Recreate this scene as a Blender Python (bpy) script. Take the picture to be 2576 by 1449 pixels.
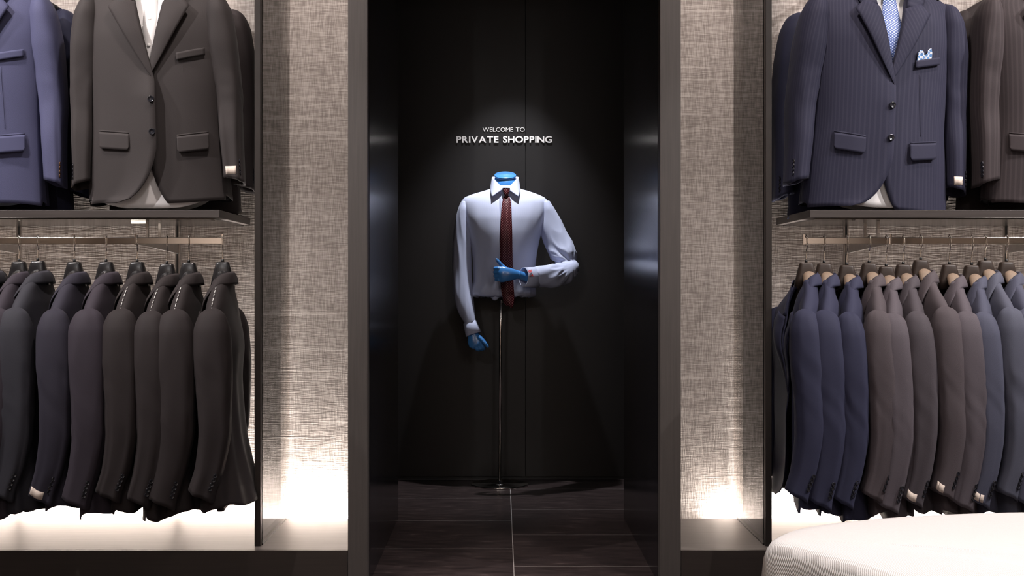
import bpy, bmesh, math, random
import numpy as np
from mathutils import Vector, Matrix, noise

# ------------------------------------------------------------------ clean
for o in list(bpy.data.objects):
    bpy.data.objects.remove(o, do_unlink=True)
SC = bpy.context.scene
COL = SC.collection
random.seed(7)

# ------------------------------------------------------------------ camera
F = 3196.0            # focal length in pixels of the 2576 px wide frame
VX, VY = 1262.0, 719.0
H = 0.90              # camera height
cam = bpy.data.cameras.new('camera')
cam.sensor_width = 36.0
cam.lens = F / 2576.0 * 36.0
cam.shift_x = (1288.0 - VX) / 2576.0
cam.shift_y = -(724.5 - VY) / 2576.0
cam.clip_start = 0.05
cob = bpy.data.objects.new('camera', cam)
cob.location = (0, 0, H)
cob.rotation_euler = (math.pi / 2, 0, 0)
COL.objects.link(cob)
SC.camera = cob

# ------------------------------------------------------------------ world, light, exposure
W = bpy.data.worlds.new('world'); SC.world = W
W.use_nodes = True
W.node_tree.nodes['Background'].inputs[0].default_value = (0.02, 0.02, 0.022, 1)
W.node_tree.nodes['Background'].inputs[1].default_value = 1.0

SC.view_settings.view_transform = 'Standard'
SC.view_settings.look = 'None'
SC.view_settings.gamma = 1.0
SC.view_settings.exposure = 0.0
SC.view_settings.use_curve_mapping = False


def spot(name, loc, target, power, deg, blend=0.5, radius=0.03, color=(1, 0.95, 0.88)):
    l = bpy.data.lights.new(name, 'SPOT')
    l.energy = power; l.spot_size = math.radians(deg); l.spot_blend = blend
    l.shadow_soft_size = radius; l.color = color
    o = bpy.data.objects.new(name, l); COL.objects.link(o)
    o.location = loc
    d = Vector(target) - Vector(loc)
    o.rotation_euler = d.to_track_quat('-Z', 'Y').to_euler()
    return o


def area(name, loc, target, power, sx, sy, color=(1, 0.95, 0.88)):
    l = bpy.data.lights.new(name, 'AREA')
    l.shape = 'RECTANGLE'; l.size = sx; l.size_y = sy; l.energy = power; l.color = color
    o = bpy.data.objects.new(name, l); COL.objects.link(o)
    o.location = loc
    d = Vector(target) - Vector(loc)
    o.rotation_euler = d.to_track_quat('-Z', 'Y').to_euler()
    return o


NEUT = (1.0, 0.95, 0.94)
WARM = (1.0, 0.89, 0.835)
# track spots in the shop ceiling
spot('track_or_fill_spot', (-2.25, 2.35, 2.88), (-1.25, 4.0, 1.50), 205, 58, 0.6, 0.02, NEUT)
spot('track_or_fill_spot', (2.60, 2.35, 2.88), (1.45, 4.0, 1.50), 185, 58, 0.6, 0.02, NEUT)
spot('track_or_fill_spot', (-2.85, 2.95, 2.88), (-1.25, 3.75, 0.85), 165, 50, 0.8, 0.03, NEUT)
spot('track_or_fill_spot', (3.05, 2.90, 2.88), (1.50, 3.75, 0.85), 265, 50, 0.8, 0.03, NEUT)
# wall washers close to the fabric wall
spot('wall_washer', (-0.62, 3.40, 2.9), (-0.62, 4.36, 1.2), 100, 80, 0.9, 0.05, WARM)
spot('wall_washer', (0.70, 3.40, 2.9), (0.70, 4.36, 1.2), 100, 80, 0.9, 0.05, WARM)
spot('wall_washer', (-1.75, 3.40, 2.9), (-1.75, 4.36, 1.4), 88, 84, 0.9, 0.05, WARM)
spot('wall_washer', (1.85, 3.40, 2.9), (1.85, 4.36, 1.4), 88, 84, 0.9, 0.05, WARM)
# niche spot on the mannequin, pouf spot
spot('niche_spot', (0.07, 5.48, 2.30), (0.03, 5.70, 1.10), 112, 60, 0.8, 0.02, (0.93, 0.95, 1.0))
spot('pouf_spot', (1.15, 1.6, 2.88), (1.15, 2.2, 0.4), 430, 50, 0.6, 0.03, NEUT)
# unseen spots added to brighten the rear wall mirrored in rails and pole
spot('rear_fill', (-1.4, -1.2, 2.88), (-1.4, -2.6, 1.2), 450, 80, 0.8, 0.05, WARM)
spot('rear_fill', (1.4, -1.2, 2.88), (1.4, -2.6, 1.2), 450, 80, 0.8, 0.05, WARM)
# long-throw fill spots, added to brighten the wall below the shelves
spot('track_or_fill_spot', (-1.1, -1.6, 2.75), (-1.35, 4.2, 1.0), 75, 34, 0.8, 0.04, NEUT)
spot('track_or_fill_spot', (1.2, -1.6, 2.75), (1.45, 4.2, 1.0), 75, 34, 0.8, 0.04, NEUT)
# fill spots added to lift the lower fabric bays either side of the portal
spot('track_or_fill_spot', (-0.62, 1.5, 2.88), (-0.60, 4.38, 0.72), 70, 17, 0.9, 0.03, NEUT)
spot('track_or_fill_spot', (0.72, 1.5, 2.88), (0.70, 4.38, 0.72), 70, 17, 0.9, 0.03, NEUT)
# unseen broad area light, added as general fill from the ceiling
area('ceiling_fill', (0, 0.4, 2.93), (0, 0.4, 0), 20, 2.4, 1.2, NEUT)


# ------------------------------------------------------------------ helpers
def P(px, py, d):
    return Vector(((px - VX) / F * d, d, H + (VY - py) / F * d))


def empty(name, loc=(0, 0, 0), rotz=0.0):
    o = bpy.data.objects.new(name, None)
    COL.objects.link(o)
    o.location = loc; o.rotation_euler = (0, 0, rotz)
    o.empty_display_size = 0.05
    return o


def tag(o, label, cat, group=None, kind=None):
    if label: o['label'] = label
    if cat: o['category'] = cat
    if group: o['group'] = group
    if kind: o['kind'] = kind
    return o


def mob(name, verts, faces, mat, parent=None, local=False, uvs=None, smooth=True, sol=0.0, off=0.0, bevel=0.0):
    """one mesh object; verts in world space unless local (then in the parent's space)"""
    org = Vector((0, 0, 0))
    if parent is not None and not local:
        p = parent
        while p is not None:
            org += p.location; p = p.parent
    me = bpy.data.meshes.new(name)
    me.from_pydata([tuple(Vector(v) - org) for v in verts], [], faces)
    if uvs is not None:
        ul = me.uv_layers.new(name='UVMap')
        li = np.empty(len(me.loops), dtype=np.int32)
        me.loops.foreach_get('vertex_index', li)
        uv = np.asarray(uvs, dtype=np.float32)[li]
        ul.data.foreach_set('uv', uv.ravel())
    me.polygons.foreach_set('use_smooth', [smooth] * len(me.polygons))
    me.materials.append(mat)
    me.update()
    o = bpy.data.objects.new(name, me)
    COL.objects.link(o)
    if parent is not None: o.parent = parent
    if sol:
        m = o.modifiers.new('solid', 'SOLIDIFY'); m.thickness = sol; m.offset = off
    if bevel:
        m = o.modifiers.new('bevel', 'BEVEL'); m.width = bevel; m.segments = 2; m.limit_method = 'ANGLE'
    return o


def box_data(x0, x1, y0, y1, z0, z1):
    v = [(x0, y0, z0), (x1, y0, z0), (x1, y1, z0), (x0, y1, z0), (x0, y0, z1), (x1, y0, z1), (x1, y1, z1), (x0, y1, z1)]
    f = [(0, 3, 2, 1), (4, 5, 6, 7), (0, 1, 5, 4), (1, 2, 6, 5), (2, 3, 7, 6), (3, 0, 4, 7)]
    return v, f


def box(name, x0, x1, y0, y1, z0, z1, mat, parent=None, local=False, bevel=0.0):
    v, f = box_data(x0, x1, y0, y1, z0, z1)
    return mob(name, v, f, mat, parent, local, smooth=False, bevel=bevel)


def merge(*parts):
    V, Fc = [], []
    for v, f in parts:
        n = len(V); V += list(v); Fc += [tuple(i + n for i in q) for q in f]
    return V, Fc


def grid_faces(nr, nc, closed=False, flip=False):
    f = []
    cc = nc if closed else nc - 1
    for r in range(nr - 1):
        for c in range(cc):
            a = r * nc + c; b = r * nc + (c + 1) % nc
            d = (r + 1) * nc + c; e = (r + 1) * nc + (c + 1) % nc
            f.append((a, d, e, b) if flip else (a, b, e, d))
    return f


def pchip(xs, ys):
    """smooth monotone interpolation through points; ys may be vectors"""
    xs = np.asarray(xs, float); ys = np.asarray(ys, float)
    if ys.ndim == 1: ys = ys[:, None]
    if xs[0] > xs[-1]: xs = xs[::-1]; ys = ys[::-1]
    h = np.diff(xs)[:, None]; dl = np.diff(ys, axis=0) / h
    m = np.zeros_like(ys)
    m[0] = dl[0]; m[-1] = dl[-1]
    for i in range(1, len(xs) - 1):
        for k in range(ys.shape[1]):
            a, b = dl[i - 1, k], dl[i, k]
            if a * b > 0:
                w1 = 2 * h[i, 0] + h[i - 1, 0]; w2 = h[i, 0] + 2 * h[i - 1, 0]
                m[i, k] = (w1 + w2) / (w1 / a + w2 / b)

    def ev(x):
        x = min(max(x, xs[0]), xs[-1])
        i = min(max(int(np.searchsorted(xs, x)) - 1, 0), len(xs) - 2)
        hh = h[i, 0]; t = (x - xs[i]) / hh
        r = ((1 + 2 * t) * (1 - t) ** 2 * ys[i] + t * (1 - t) ** 2 * hh * m[i] + t * t * (3 - 2 * t) * ys[i + 1] + t * t * (t - 1) * hh * m[i + 1])
        return r if r.size > 1 else float(r[0])
    return ev


def tube_data(pts, ra, rb=None, n=16, caps=True, side=None, samples=None, wr=None):
    """swept tube through pts; ra/rb radii (lists); side = hint vector for the ra axis"""
    pts = [Vector(p) for p in pts]
    k = len(pts)
    ra = [ra] * k if isinstance(ra, (int, float)) else list(ra)
    rb = list(ra) if rb is None else ([rb] * k if isinstance(rb, (int, float)) else list(rb))
    if samples:
        t = np.linspace(0, 1, k)
        # arc-length parameter
        L = [0.0]
        for i in range(1, k): L.append(L[-1] + (pts[i] - pts[i - 1]).length)
        t = np.array(L) / L[-1]
        A = np.array([list(p) for p in pts])
        # catmull-rom style via pchip derivative-free smoothing: use cubic hermite with finite differences
        m = np.gradient(A, t, axis=0)
        q = []; qa = []; qb = []
        fa = pchip(t, ra); fb = pchip(t, rb)
        for s in np.linspace(0, 1, samples):
            i = min(max(int(np.searchsorted(t, s)) - 1, 0), k - 2)
            hh = t[i + 1] - t[i]; u = (s - t[i]) / hh
            r = ((1 + 2 * u) * (1 - u) ** 2 * A[i] + u * (1 - u) ** 2 * hh * m[i] + u * u * (3 - 2 * u) * A[i + 1] + u * u * (u - 1) * hh * m[i + 1])
            q.append(Vector(r)); qa.append(fa(s)); qb.append(fb(s))
        pts, ra, rb = q, qa, qb; k = samples
    T = []
    for i in range(k):
        d = pts[min(i + 1, k - 1)] - pts[max(i - 1, 0)]
        T.append(d.normalized())
    s = Vector(side) if side is not None else (Vector((1, 0, 0)) if abs(T[0].x) < 0.9 else Vector((0, 1, 0)))
    V = []
    for i in range(k):
        s = (s - T[i] * s.dot(T[i])).normalized()
        b = T[i].cross(s)
        for j in range(n):
            a = 2 * math.pi * j / n
            dv = s * (ra[i] * math.cos(a)) + b * (rb[i] * math.sin(a))
            p = pts[i] + dv
            if wr: p = p + dv.normalized() * wr(i / (k - 1), a, p)
            V.append(p)
    Fc = grid_faces(k, n, True)
    if caps:
        Fc.append(tuple(range(n - 1, -1, -1)))
        Fc.append(tuple((k - 1) * n + j for j in range(n)))
    return V, Fc


def lathe_data(prof, n=48, center=(0, 0, 0)):
    V = []; c = Vector(center)
    for r, z in prof:
        for j in range(n):
            a = 2 * math.pi * j / n
            V.append(c + Vector((r * math.cos(a), r * math.sin(a), z)))
    Fc = grid_faces(len(prof), n, True)
    if prof[0][0] > 1e-4: Fc.append(tuple(range(n - 1, -1, -1)))
    if prof[-1][0] > 1e-4: Fc.append(tuple((len(prof) - 1) * n + j for j in range(n)))
    return V, Fc


def remeshed(name, data, mat, parent, voxel, smooth_it=6, disp=None, local=False):
    """fuse overlapping closed shapes to one continuous skin"""
    V, Fc = data
    me = bpy.data.meshes.new('tmp'); me.from_pydata([tuple(v) for v in V], [], Fc); me.update()
    bm = bmesh.new(); bm.from_mesh(me); bmesh.ops.recalc_face_normals(bm, faces=bm.faces); bm.to_mesh(me); bm.free()
    o = bpy.data.objects.new('tmp', me); COL.objects.link(o)
    r = o.modifiers.new('r', 'REMESH'); r.mode = 'VOXEL'; r.voxel_size = voxel
    if smooth_it:
        s = o.modifiers.new('s', 'SMOOTH'); s.iterations = smooth_it; s.factor = 0.5
    dg = bpy.context.evaluated_depsgraph_get()
    m2 = bpy.data.meshes.new_from_object(o.evaluated_get(dg))
    bpy.data.objects.remove(o, do_unlink=True)
    vs = [v.co.copy() for v in m2.vertices]
    if disp:
        nn = [v.normal.copy() for v in m2.vertices]
        vs = [v + n * disp(v) for v, n in zip(vs, nn)]
    fs = [tuple(p.vertices) for p in m2.polygons]
    return mob(name, vs, fs, mat, parent, local)


def nz(x, y, z, seed=0.0):
    return noise.noise(Vector((x + seed * 17.3, y + seed * 5.1, z - seed * 9.7)))


# ------------------------------------------------------------------ materials
def newmat(name):
    m = bpy.data.materials.new(name); m.use_nodes = True
    nt = m.node_tree
    return m, nt, nt.nodes['Principled BSDF']


def N(nt, typ, **kw):
    n = nt.nodes.new(typ)
    for k, v in kw.items():
        if k.startswith('i_'):
            key = k[2:]
            key = int(key) if key.isdigit() else key.replace('_', ' ')
            n.inputs[key].default_value = v
        else:
            setattr(n, k, v)
    return n


def ramp(nt, fac, stops):
    r = nt.nodes.new('ShaderNodeValToRGB')
    e = r.color_ramp.elements
    while len(e) < len(stops): e.new(0.5)
    for el, (p, c) in zip(e, stops):
        el.position = p; el.color = (*c, 1)
    nt.links.new(fac, r.inputs[0])
    return r


def coords(nt, kind, scale):
    tc = nt.nodes.new('ShaderNodeTexCoord'); mp = nt.nodes.new('ShaderNodeMapping')
    mp.inputs['Scale'].default_value = scale
    nt.links.new(tc.outputs[kind], mp.inputs[0])
    return mp.outputs[0]


def bump(nt, b, h, strength, dist):
    n = nt.nodes.new('ShaderNodeBump')
    n.inputs['Strength'].default_value = strength; n.inputs['Distance'].default_value = dist
    nt.links.new(h, n.inputs['Height']); nt.links.new(n.outputs[0], b.inputs['Normal'])
    return n


def math_(nt, op, a, b=None, c=None):
    n = nt.nodes.new('ShaderNodeMath'); n.operation = op
    for i, v in enumerate((a, b, c)):
        if v is None: continue
        if isinstance(v, (int, float)): n.inputs[i].default_value = v
        else: nt.links.new(v, n.inputs[i])
    return n.outputs[0]


def mixc(nt, fac, a, b, mode='MIX'):
    n = nt.nodes.new('ShaderNodeMix'); n.data_type = 'RGBA'; n.blend_type = mode
    if isinstance(fac, (int, float)): n.inputs[0].default_value = fac
    else: nt.links.new(fac, n.inputs[0])
    for i, v in ((6, a), (7, b)):
        if isinstance(v, tuple): n.inputs[i].default_value = (*v, 1)
        else: nt.links.new(v, n.inputs[i])
    return n.outputs[2]


def plain(name, col, rough=0.5, metal=0.0, var=0.12, scale=30, spec=0.5, bmp=0.0, coat=0.0):
    m, nt, b = newmat(name)
    n = N(nt, 'ShaderNodeTexNoise', i_Scale=scale, i_Detail=3.0)
    nt.links.new(coords(nt, 'Object', (1, 1, 1)), n.inputs['Vector'])
    lo = tuple(c * (1 - var) for c in col); hi = tuple(min(1, c * (1 + var)) for c in col)
    r = ramp(nt, n.outputs[0], [(0.3, lo), (0.7, hi)])
    nt.links.new(r.outputs[0], b.inputs['Base Color'])
    b.inputs['Roughness'].default_value = rough; b.inputs['Metallic'].default_value = metal
    b.inputs['Specular IOR Level'].default_value = spec
    if coat: b.inputs['Coat Weight'].default_value = coat; b.inputs['Coat Roughness'].default_value = 0.08
    if bmp: bump(nt, b, n.outputs[0], bmp, 0.002)
    return m


def fabric_wall_mat():
    m, nt, b = newmat('woven_wallcovering')
    def nse(sc, detail=2.0):
        n = N(nt, 'ShaderNodeTexNoise', i_Scale=1.0, i_Detail=detail, i_Roughness=0.55)
        nt.links.new(coords(nt, 'Object', sc), n.inputs['Vector'])
        return n.outputs[0]
    warp = nse((300, 1, 34), 0.5)     # vertical threads
    weft = nse((34, 1, 280), 0.5)     # horizontal threads
    slub = nse((4.0, 1, 110), 1.0)    # thick irregular horizontals
    slubv = nse((70, 1, 3.0), 1.0)
    big = nse((2.5, 1, 2.5), 2.0)
    w = math_(nt, 'MULTIPLY_ADD', warp, 0.5, math_(nt, 'MULTIPLY', weft, 0.5))
    s = math_(nt, 'MAXIMUM', math_(nt, 'SUBTRACT', slub, 0.58), 0.0)
    h = math_(nt, 'MULTIPLY_ADD', s, 1.0, w)
    h = math_(nt, 'MULTIPLY_ADD', math_(nt, 'SUBTRACT', slubv, 0.5), 0.16, h)
    r = ramp(nt, h, [(0.34, (0.235, 0.203, 0.187)), (0.52, (0.40, 0.352, 0.325)), (0.72, (0.60, 0.545, 0.51))])
    c = mixc(nt, 0.25, r.outputs[0], ramp(nt, big, [(0.35, (0.35, 0.31, 0.28)), (0.65, (0.41, 0.365, 0.33))]).outputs[0])
    nt.links.new(c, b.inputs['Base Color'])
    b.inputs['Roughness'].default_value = 0.9
    b.inputs['Specular IOR Level'].default_value = 0.15
    bump(nt, b, h, 0.4, 0.003)
    return m


def wood_dark(name, col, rough=0.45, axis='x'):
    m, nt, b = newmat(name)
    sc = (6, 60, 160) if axis == 'x' else (160, 60, 6)
    n = N(nt, 'ShaderNodeTexNoise', i_Scale=1.0, i_Detail=4.0)
    nt.links.new(coords(nt, 'Object', sc), n.inputs['Vector'])
    r = ramp(nt, n.outputs[0], [(0.3, tuple(c * 0.88 for c in col)), (0.7, tuple(c * 1.13 for c in col))])
    nt.links.new(r.outputs[0], b.inputs['Base Color'])
    b.inputs['Roughness'].default_value = rough
    bump(nt, b, n.outputs[0], 0.15, 0.001)
    return m


def cloth(name, col, stripe=None, rough=0.74, sheen=0.02, weave=0.22, stripe_w=0.012, stripe_amt=0.5):
    m, nt, b = newmat(name)
    n1 = N(nt, 'ShaderNodeTexNoise', i_Scale=1.0, i_Detail=1.0)
    nt.links.new(coords(nt, 'UV', (2600, 420, 1)), n1.inputs['Vector'])
    n2 = N(nt, 'ShaderNodeTexNoise', i_Scale=1.0, i_Detail=1.0)
    nt.links.new(coords(nt, 'UV', (420, 2600, 1)), n2.inputs['Vector'])
    s = math_(nt, 'MULTIPLY', math_(nt, 'ADD', n1.outputs[0], n2.outputs[0]), 0.5)
    lo = tuple(c * (1 - weave) for c in col); hi = tuple(min(1, c * (1 + weave)) for c in col)
    r = ramp(nt, s, [(0.36, lo), (0.64, hi)])
    out = r.outputs[0]
    if stripe:
        tc = nt.nodes.new('ShaderNodeTexCoord'); sx = nt.nodes.new('ShaderNodeSeparateXYZ')
        nt.links.new(tc.outputs['UV'], sx.inputs[0])
        fr = math_(nt, 'FRACT', math_(nt, 'MULTIPLY', sx.outputs[0], 1.0 / stripe_w))
        d = math_(nt, 'ABSOLUTE', math_(nt, 'SUBTRACT', fr, 0.5))
        mr = nt.nodes.new('ShaderNodeMapRange'); mr.interpolation_type = 'SMOOTHSTEP'
        nt.links.new(d, mr.inputs[0])
        mr.inputs[1].default_value = 0.10; mr.inputs[2].default_value = 0.26
        mr.inputs[3].default_value = stripe_amt; mr.inputs[4].default_value = 0.0
        out = mixc(nt, mr.outputs[0], out, stripe)
    nt.links.new(out, b.inputs['Base Color'])
    b.inputs['Roughness'].default_value = rough
    b.inputs['Sheen Weight'].default_value = sheen
    b.inputs['Sheen Roughness'].default_value = 0.5
    b.inputs['Specular IOR Level'].default_value = 0.2
    bump(nt, b, s, 0.12, 0.0006)
    return m


def dotted(name, col, dot, cell=0.0115, rad=0.2, rough=0.45):
    m, nt, b = newmat(name)
    tc = nt.nodes.new('ShaderNodeTexCoord'); sx = nt.nodes.new('ShaderNodeSeparateXYZ')
    nt.links.new(tc.outputs['UV'], sx.inputs[0])
    def grid(o):
        fx = math_(nt, 'SUBTRACT', math_(nt, 'FRACT', math_(nt, 'MULTIPLY_ADD', sx.outputs[0], 1 / cell, o)), 0.5)
        fy = math_(nt, 'SUBTRACT', math_(nt, 'FRACT', math_(nt, 'MULTIPLY_ADD', sx.outputs[1], 1 / cell, o)), 0.5)
        d = math_(nt, 'SQRT', math_(nt, 'ADD', math_(nt, 'MULTIPLY', fx, fx), math_(nt, 'MULTIPLY', fy, fy)))
        return math_(nt, 'LESS_THAN', d, rad)
    g = math_(nt, 'MAXIMUM', grid(0.0), grid(0.5))
    n = N(nt, 'ShaderNodeTexNoise', i_Scale=1.0)
    nt.links.new(coords(nt, 'UV', (500, 900, 1)), n.inputs['Vector'])
    base = ramp(nt, n.outputs[0], [(0.35, tuple(c * .8 for c in col)), (0.65, tuple(c * 1.2 for c in col))]).outputs[0]
    nt.links.new(mixc(nt, g, base, dot), b.inputs['Base Color'])
    b.inputs['Roughness'].default_value = rough
    b.inputs['Specular IOR Level'].default_value = 0.25
    return m


M = {}
M['fabric'] = fabric_wall_mat()
M['wood'] = wood_dark('dark_wood_veneer', (0.043, 0.034, 0.031), 0.45)
M['ledge'] = wood_dark('greyed_oak_top', (0.15, 0.128, 0.118), 0.42)
M['front'] = wood_dark('dark_front_board', (0.026, 0.019, 0.016), 0.45)
M['frame'] = wood_dark('portal_frame_lacquer', (0.060, 0.0505, 0.0465), 0.5, 'z')
M['gloss'] = plain('black_gloss_lacquer', (0.0035, 0.0035, 0.0055), 0.17, 0, 0.2, 4, spec=0.45)
M['black'] = plain('black_satin_panel', (0.0066, 0.0054, 0.0056), 0.45, 0, 0.25, 3, spec=0.45)
M['trim'] = plain('dark_bronze_trim', (0.035, 0.03, 0.028), 0.35, 0.6, 0.1, 20)
M['slot'] = plain('black_slot', (0.004, 0.004, 0.004), 0.5, 0, 0.1, 20)
M['brushed'] = plain('brushed_bronze_plate', (0.075, 0.064, 0.058), 0.2, 1.0, 0.1, 30)
M['steel'] = plain('brushed_steel', (0.45, 0.42, 0.40), 0.3, 1.0, 0.08, 40)
M['satin'] = plain('satin_chrome', (0.85, 0.80, 0.75), 0.24, 1.0, 0.03, 10)
M['chrome'] = plain('polished_chrome', (0.82, 0.78, 0.74), 0.07, 1.0, 0.03, 10)
M['plaster'] = plain('painted_plaster', (0.50, 0.43, 0.37), 0.9, 0, 0.06, 6)
M['ceil'] = plain('dark_ceiling_paint', (0.12, 0.11, 0.105), 0.9, 0, 0.06, 6)
M['blackplastic'] = plain('black_hanger_plastic', (0.012, 0.011, 0.012), 0.28, 0, 0.1, 30)
M['brownplastic'] = plain('brown_hanger_plastic', (0.034, 0.023, 0.018), 0.45, 0, 0.1, 30, spec=0.3)
M['tanwood'] = plain('tan_hanger_lobe', (0.20, 0.14, 0.098), 0.5, 0, 0.12, 60)
M['button'] = plain('dark_horn_button', (0.012, 0.012, 0.016), 0.16, 0, 0.4, 200)
M['hornbutton'] = plain('brown_horn_button', (0.10, 0.05, 0.025), 0.2, 0, 0.5, 200)
M['label'] = plain('woven_label', (0.62, 0.52, 0.45), 0.8, 0, 0.08, 200)
M['thread'] = plain('white_basting_thread', (0.8, 0.78, 0.76), 0.8, 0, 0.05, 200)
M['lining'] = plain('dark_lining', (0.01, 0.009, 0.012), 0.45, 0, 0.1, 60)
M['blue'] = plain('blue_mannequin_lacquer', (0.060, 0.24, 0.60), 0.25, 0, 0.04, 8, coat=0.4)
M['letter'] = plain('brushed_metal_letter', (0.90, 0.86, 0.83), 0.34, 0.25, 0.05, 60)
M['monogram'] = plain('red_embroidery', (0.75, 0.06, 0.05), 0.7, 0, 0.1, 400)
M['grout'] = plain('pale_grout', (0.38, 0.35, 0.34), 0.7, 0, 0.1, 60)


def tile_mat():
    m, nt, b = newmat('dark_stone_tile')
    n = N(nt, 'ShaderNodeTexNoise', i_Scale=1.0, i_Detail=6.0, i_Roughness=0.7)
    nt.links.new(coords(nt, 'Object', (9, 26, 1)), n.inputs['Vector'])
    r = ramp(nt, n.outputs[0], [(0.35, (0.028, 0.020, 0.020)), (0.60, (0.060, 0.042, 0.041)), (0.74, (0.17, 0.125, 0.118))])
    nt.links.new(r.outputs[0], b.inputs['Base Color'])
    b.inputs['Roughness'].default_value = 0.26
    bump(nt, b, n.outputs[0], 0.06, 0.001)
    return m


def glass_mat():
    m, nt, b = newmat('smoked_glass')
    for n in list(nt.nodes):
        if n.type != 'OUTPUT_MATERIAL': nt.nodes.remove(n)
    out = [n for n in nt.nodes if n.type == 'OUTPUT_MATERIAL'][0]
    tr = N(nt, 'ShaderNodeBsdfTransparent'); gl = N(nt, 'ShaderNodeBsdfGlossy', i_Roughness=0.02)
    nse = N(nt, 'ShaderNodeTexNoise', i_Scale=2.0)
    nt.links.new(coords(nt, 'Object', (1, 1, 1)), nse.inputs['Vector'])
    rr = ramp(nt, nse.outputs[0], [(0.3, (0.80, 0.775, 0.755)), (0.7, (0.82, 0.795, 0.775))])
    nt.links.new(rr.outputs[0], tr.inputs[0])
    fr = N(nt, 'ShaderNodeFresnel', i_IOR=1.35)
    mx = N(nt, 'ShaderNodeMixShader')
    nt.links.new(fr.outputs[0], mx.inputs[0]); nt.links.new(tr.outputs[0], mx.inputs[1]); nt.links.new(gl.outputs[0], mx.inputs[2])
    nt.links.new(mx.outputs[0], out.inputs[0])
    return m


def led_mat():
    m, nt, b = newmat('led_and_bar_glow')
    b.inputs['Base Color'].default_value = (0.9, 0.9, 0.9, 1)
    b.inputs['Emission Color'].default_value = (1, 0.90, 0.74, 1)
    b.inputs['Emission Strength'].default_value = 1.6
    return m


def pouf_mat():
    m, nt, b = newmat('ivory_twill')
    tc = nt.nodes.new('ShaderNodeTexCoord'); mp = nt.nodes.new('ShaderNodeMapping')
    nt.links.new(tc.outputs['UV'], mp.inputs[0])
    mp.inputs['Rotation'].default_value = (0, 0, math.radians(38))
    mp.inputs['Scale'].default_value = (1, 1, 1)
    w = N(nt, 'ShaderNodeTexWave', i_Scale=85.0, i_Distortion=1.2, i_Detail=1.0)
    w.inputs['Detail Scale'].default_value = 4.0
    nt.links.new(mp.outputs[0], w.inputs[0])
    r = ramp(nt, w.outputs[0], [(0.2, (0.58, 0.53, 0.50)), (0.7, (0.78, 0.74, 0.72))])
    nt.links.new(r.outputs[0], b.inputs['Base Color'])
    b.inputs['Roughness'].default_value = 0.9
    bump(nt, b, w.outputs[0], 0.3, 0.002)
    return m


M['tile'] = tile_mat(); M['glass'] = glass_mat(); M['led'] = led_mat(); M['pouf'] = pouf_mat()
# suit cloths
M['c_black'] = cloth('charcoal_black_wool', (0.0340, 0.0285, 0.0285))
M['c_soot'] = cloth('soot_black_wool', (0.024, 0.0185, 0.019))
M['c_blue'] = cloth('mid_blue_wool', (0.0620, 0.0640, 0.1240), weave=0.28)
M['c_bluedk'] = cloth('deep_blue_wool', (0.016, 0.017, 0.036))
M['c_navystripe'] = cloth('navy_stripe_wool', (0.019, 0.019, 0.038), (0.033, 0.032, 0.055), stripe_w=0.0115)
M['c_navy'] = cloth('navy_wool', (0.028, 0.029, 0.058))
M['c_brownstripe'] = cloth('brown_stripe_wool', (0.034, 0.026, 0.028), (0.056, 0.044, 0.046), stripe_w=0.016)
M['c_plum'] = cloth('dark_plum_wool', (0.034, 0.027, 0.036))
M['c_inknavy'] = cloth('ink_navy_wool', (0.027, 0.024, 0.036))
M['c_slate'] = cloth('dark_slate_wool', (0.030, 0.029, 0.037))
M['c_taupe'] = cloth('taupe_wool', (0.072, 0.058, 0.064), weave=0.3)
M['c_taupe2'] = cloth('grey_taupe_wool', (0.0620, 0.0520, 0.0600), weave=0.3)
M['c_mauve'] = cloth('mauve_grey_wool', (0.085, 0.071, 0.082), weave=0.3)
M['c_steel'] = cloth('steel_blue_wool', (0.064, 0.066, 0.098), weave=0.28)
M['c_steel2'] = cloth('blue_grey_wool', (0.074, 0.076, 0.105), weave=0.28)
M['shirt'] = cloth('pale_blue_shirting', (0.52, 0.555, 0.73), (0.64, 0.66, 0.78), rough=0.6, sheen=0.1, weave=0.06, stripe_w=0.004, stripe_amt=0.6)
M['shirtwhite'] = cloth('white_shirting', (0.74, 0.72, 0.72), rough=0.6, sheen=0.1, weave=0.05)
M['shirtblue'] = cloth('light_blue_shirting', (0.50, 0.56, 0.72), rough=0.6, sheen=0.1, weave=0.06)
M['tie_red'] = dotted('burgundy_dotted_silk', (0.058, 0.004, 0.008), (0.42, 0.20, 0.19), rad=0.15)
M['tie_blue'] = dotted('blue_dotted_silk', (0.045, 0.085, 0.28), (0.45, 0.52, 0.72), cell=0.0085, rad=0.24)
M['square'] = dotted('pocket_square_silk', (0.66, 0.66, 0.70), (0.10, 0.22, 0.45), cell=0.016, rad=0.3)


def structure(o, label=None):
    o['kind'] = 'structure'
    if label: o['label'] = label
    return o


# ------------------------------------------------------------------ room shell
D0 = 3.80      # plane of the portal front and of the plinth fronts
DW = 4.385     # fabric wall
DJ = 4.92      # rear end of the portal jambs
DB = 5.918     # black rear panel of the niche
XL0, XL1 = -0.460, -0.4007     # left frame
XR0, XR1 = 0.473, 0.536        # right frame
ZC = 2.95
RX = 3.3

floor = structure(box('floor', -RX, RX, -2.6, DB + 0.1, -0.08, -0.0008, M['grout']), 'dark stone tile floor with pale joints')
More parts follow.
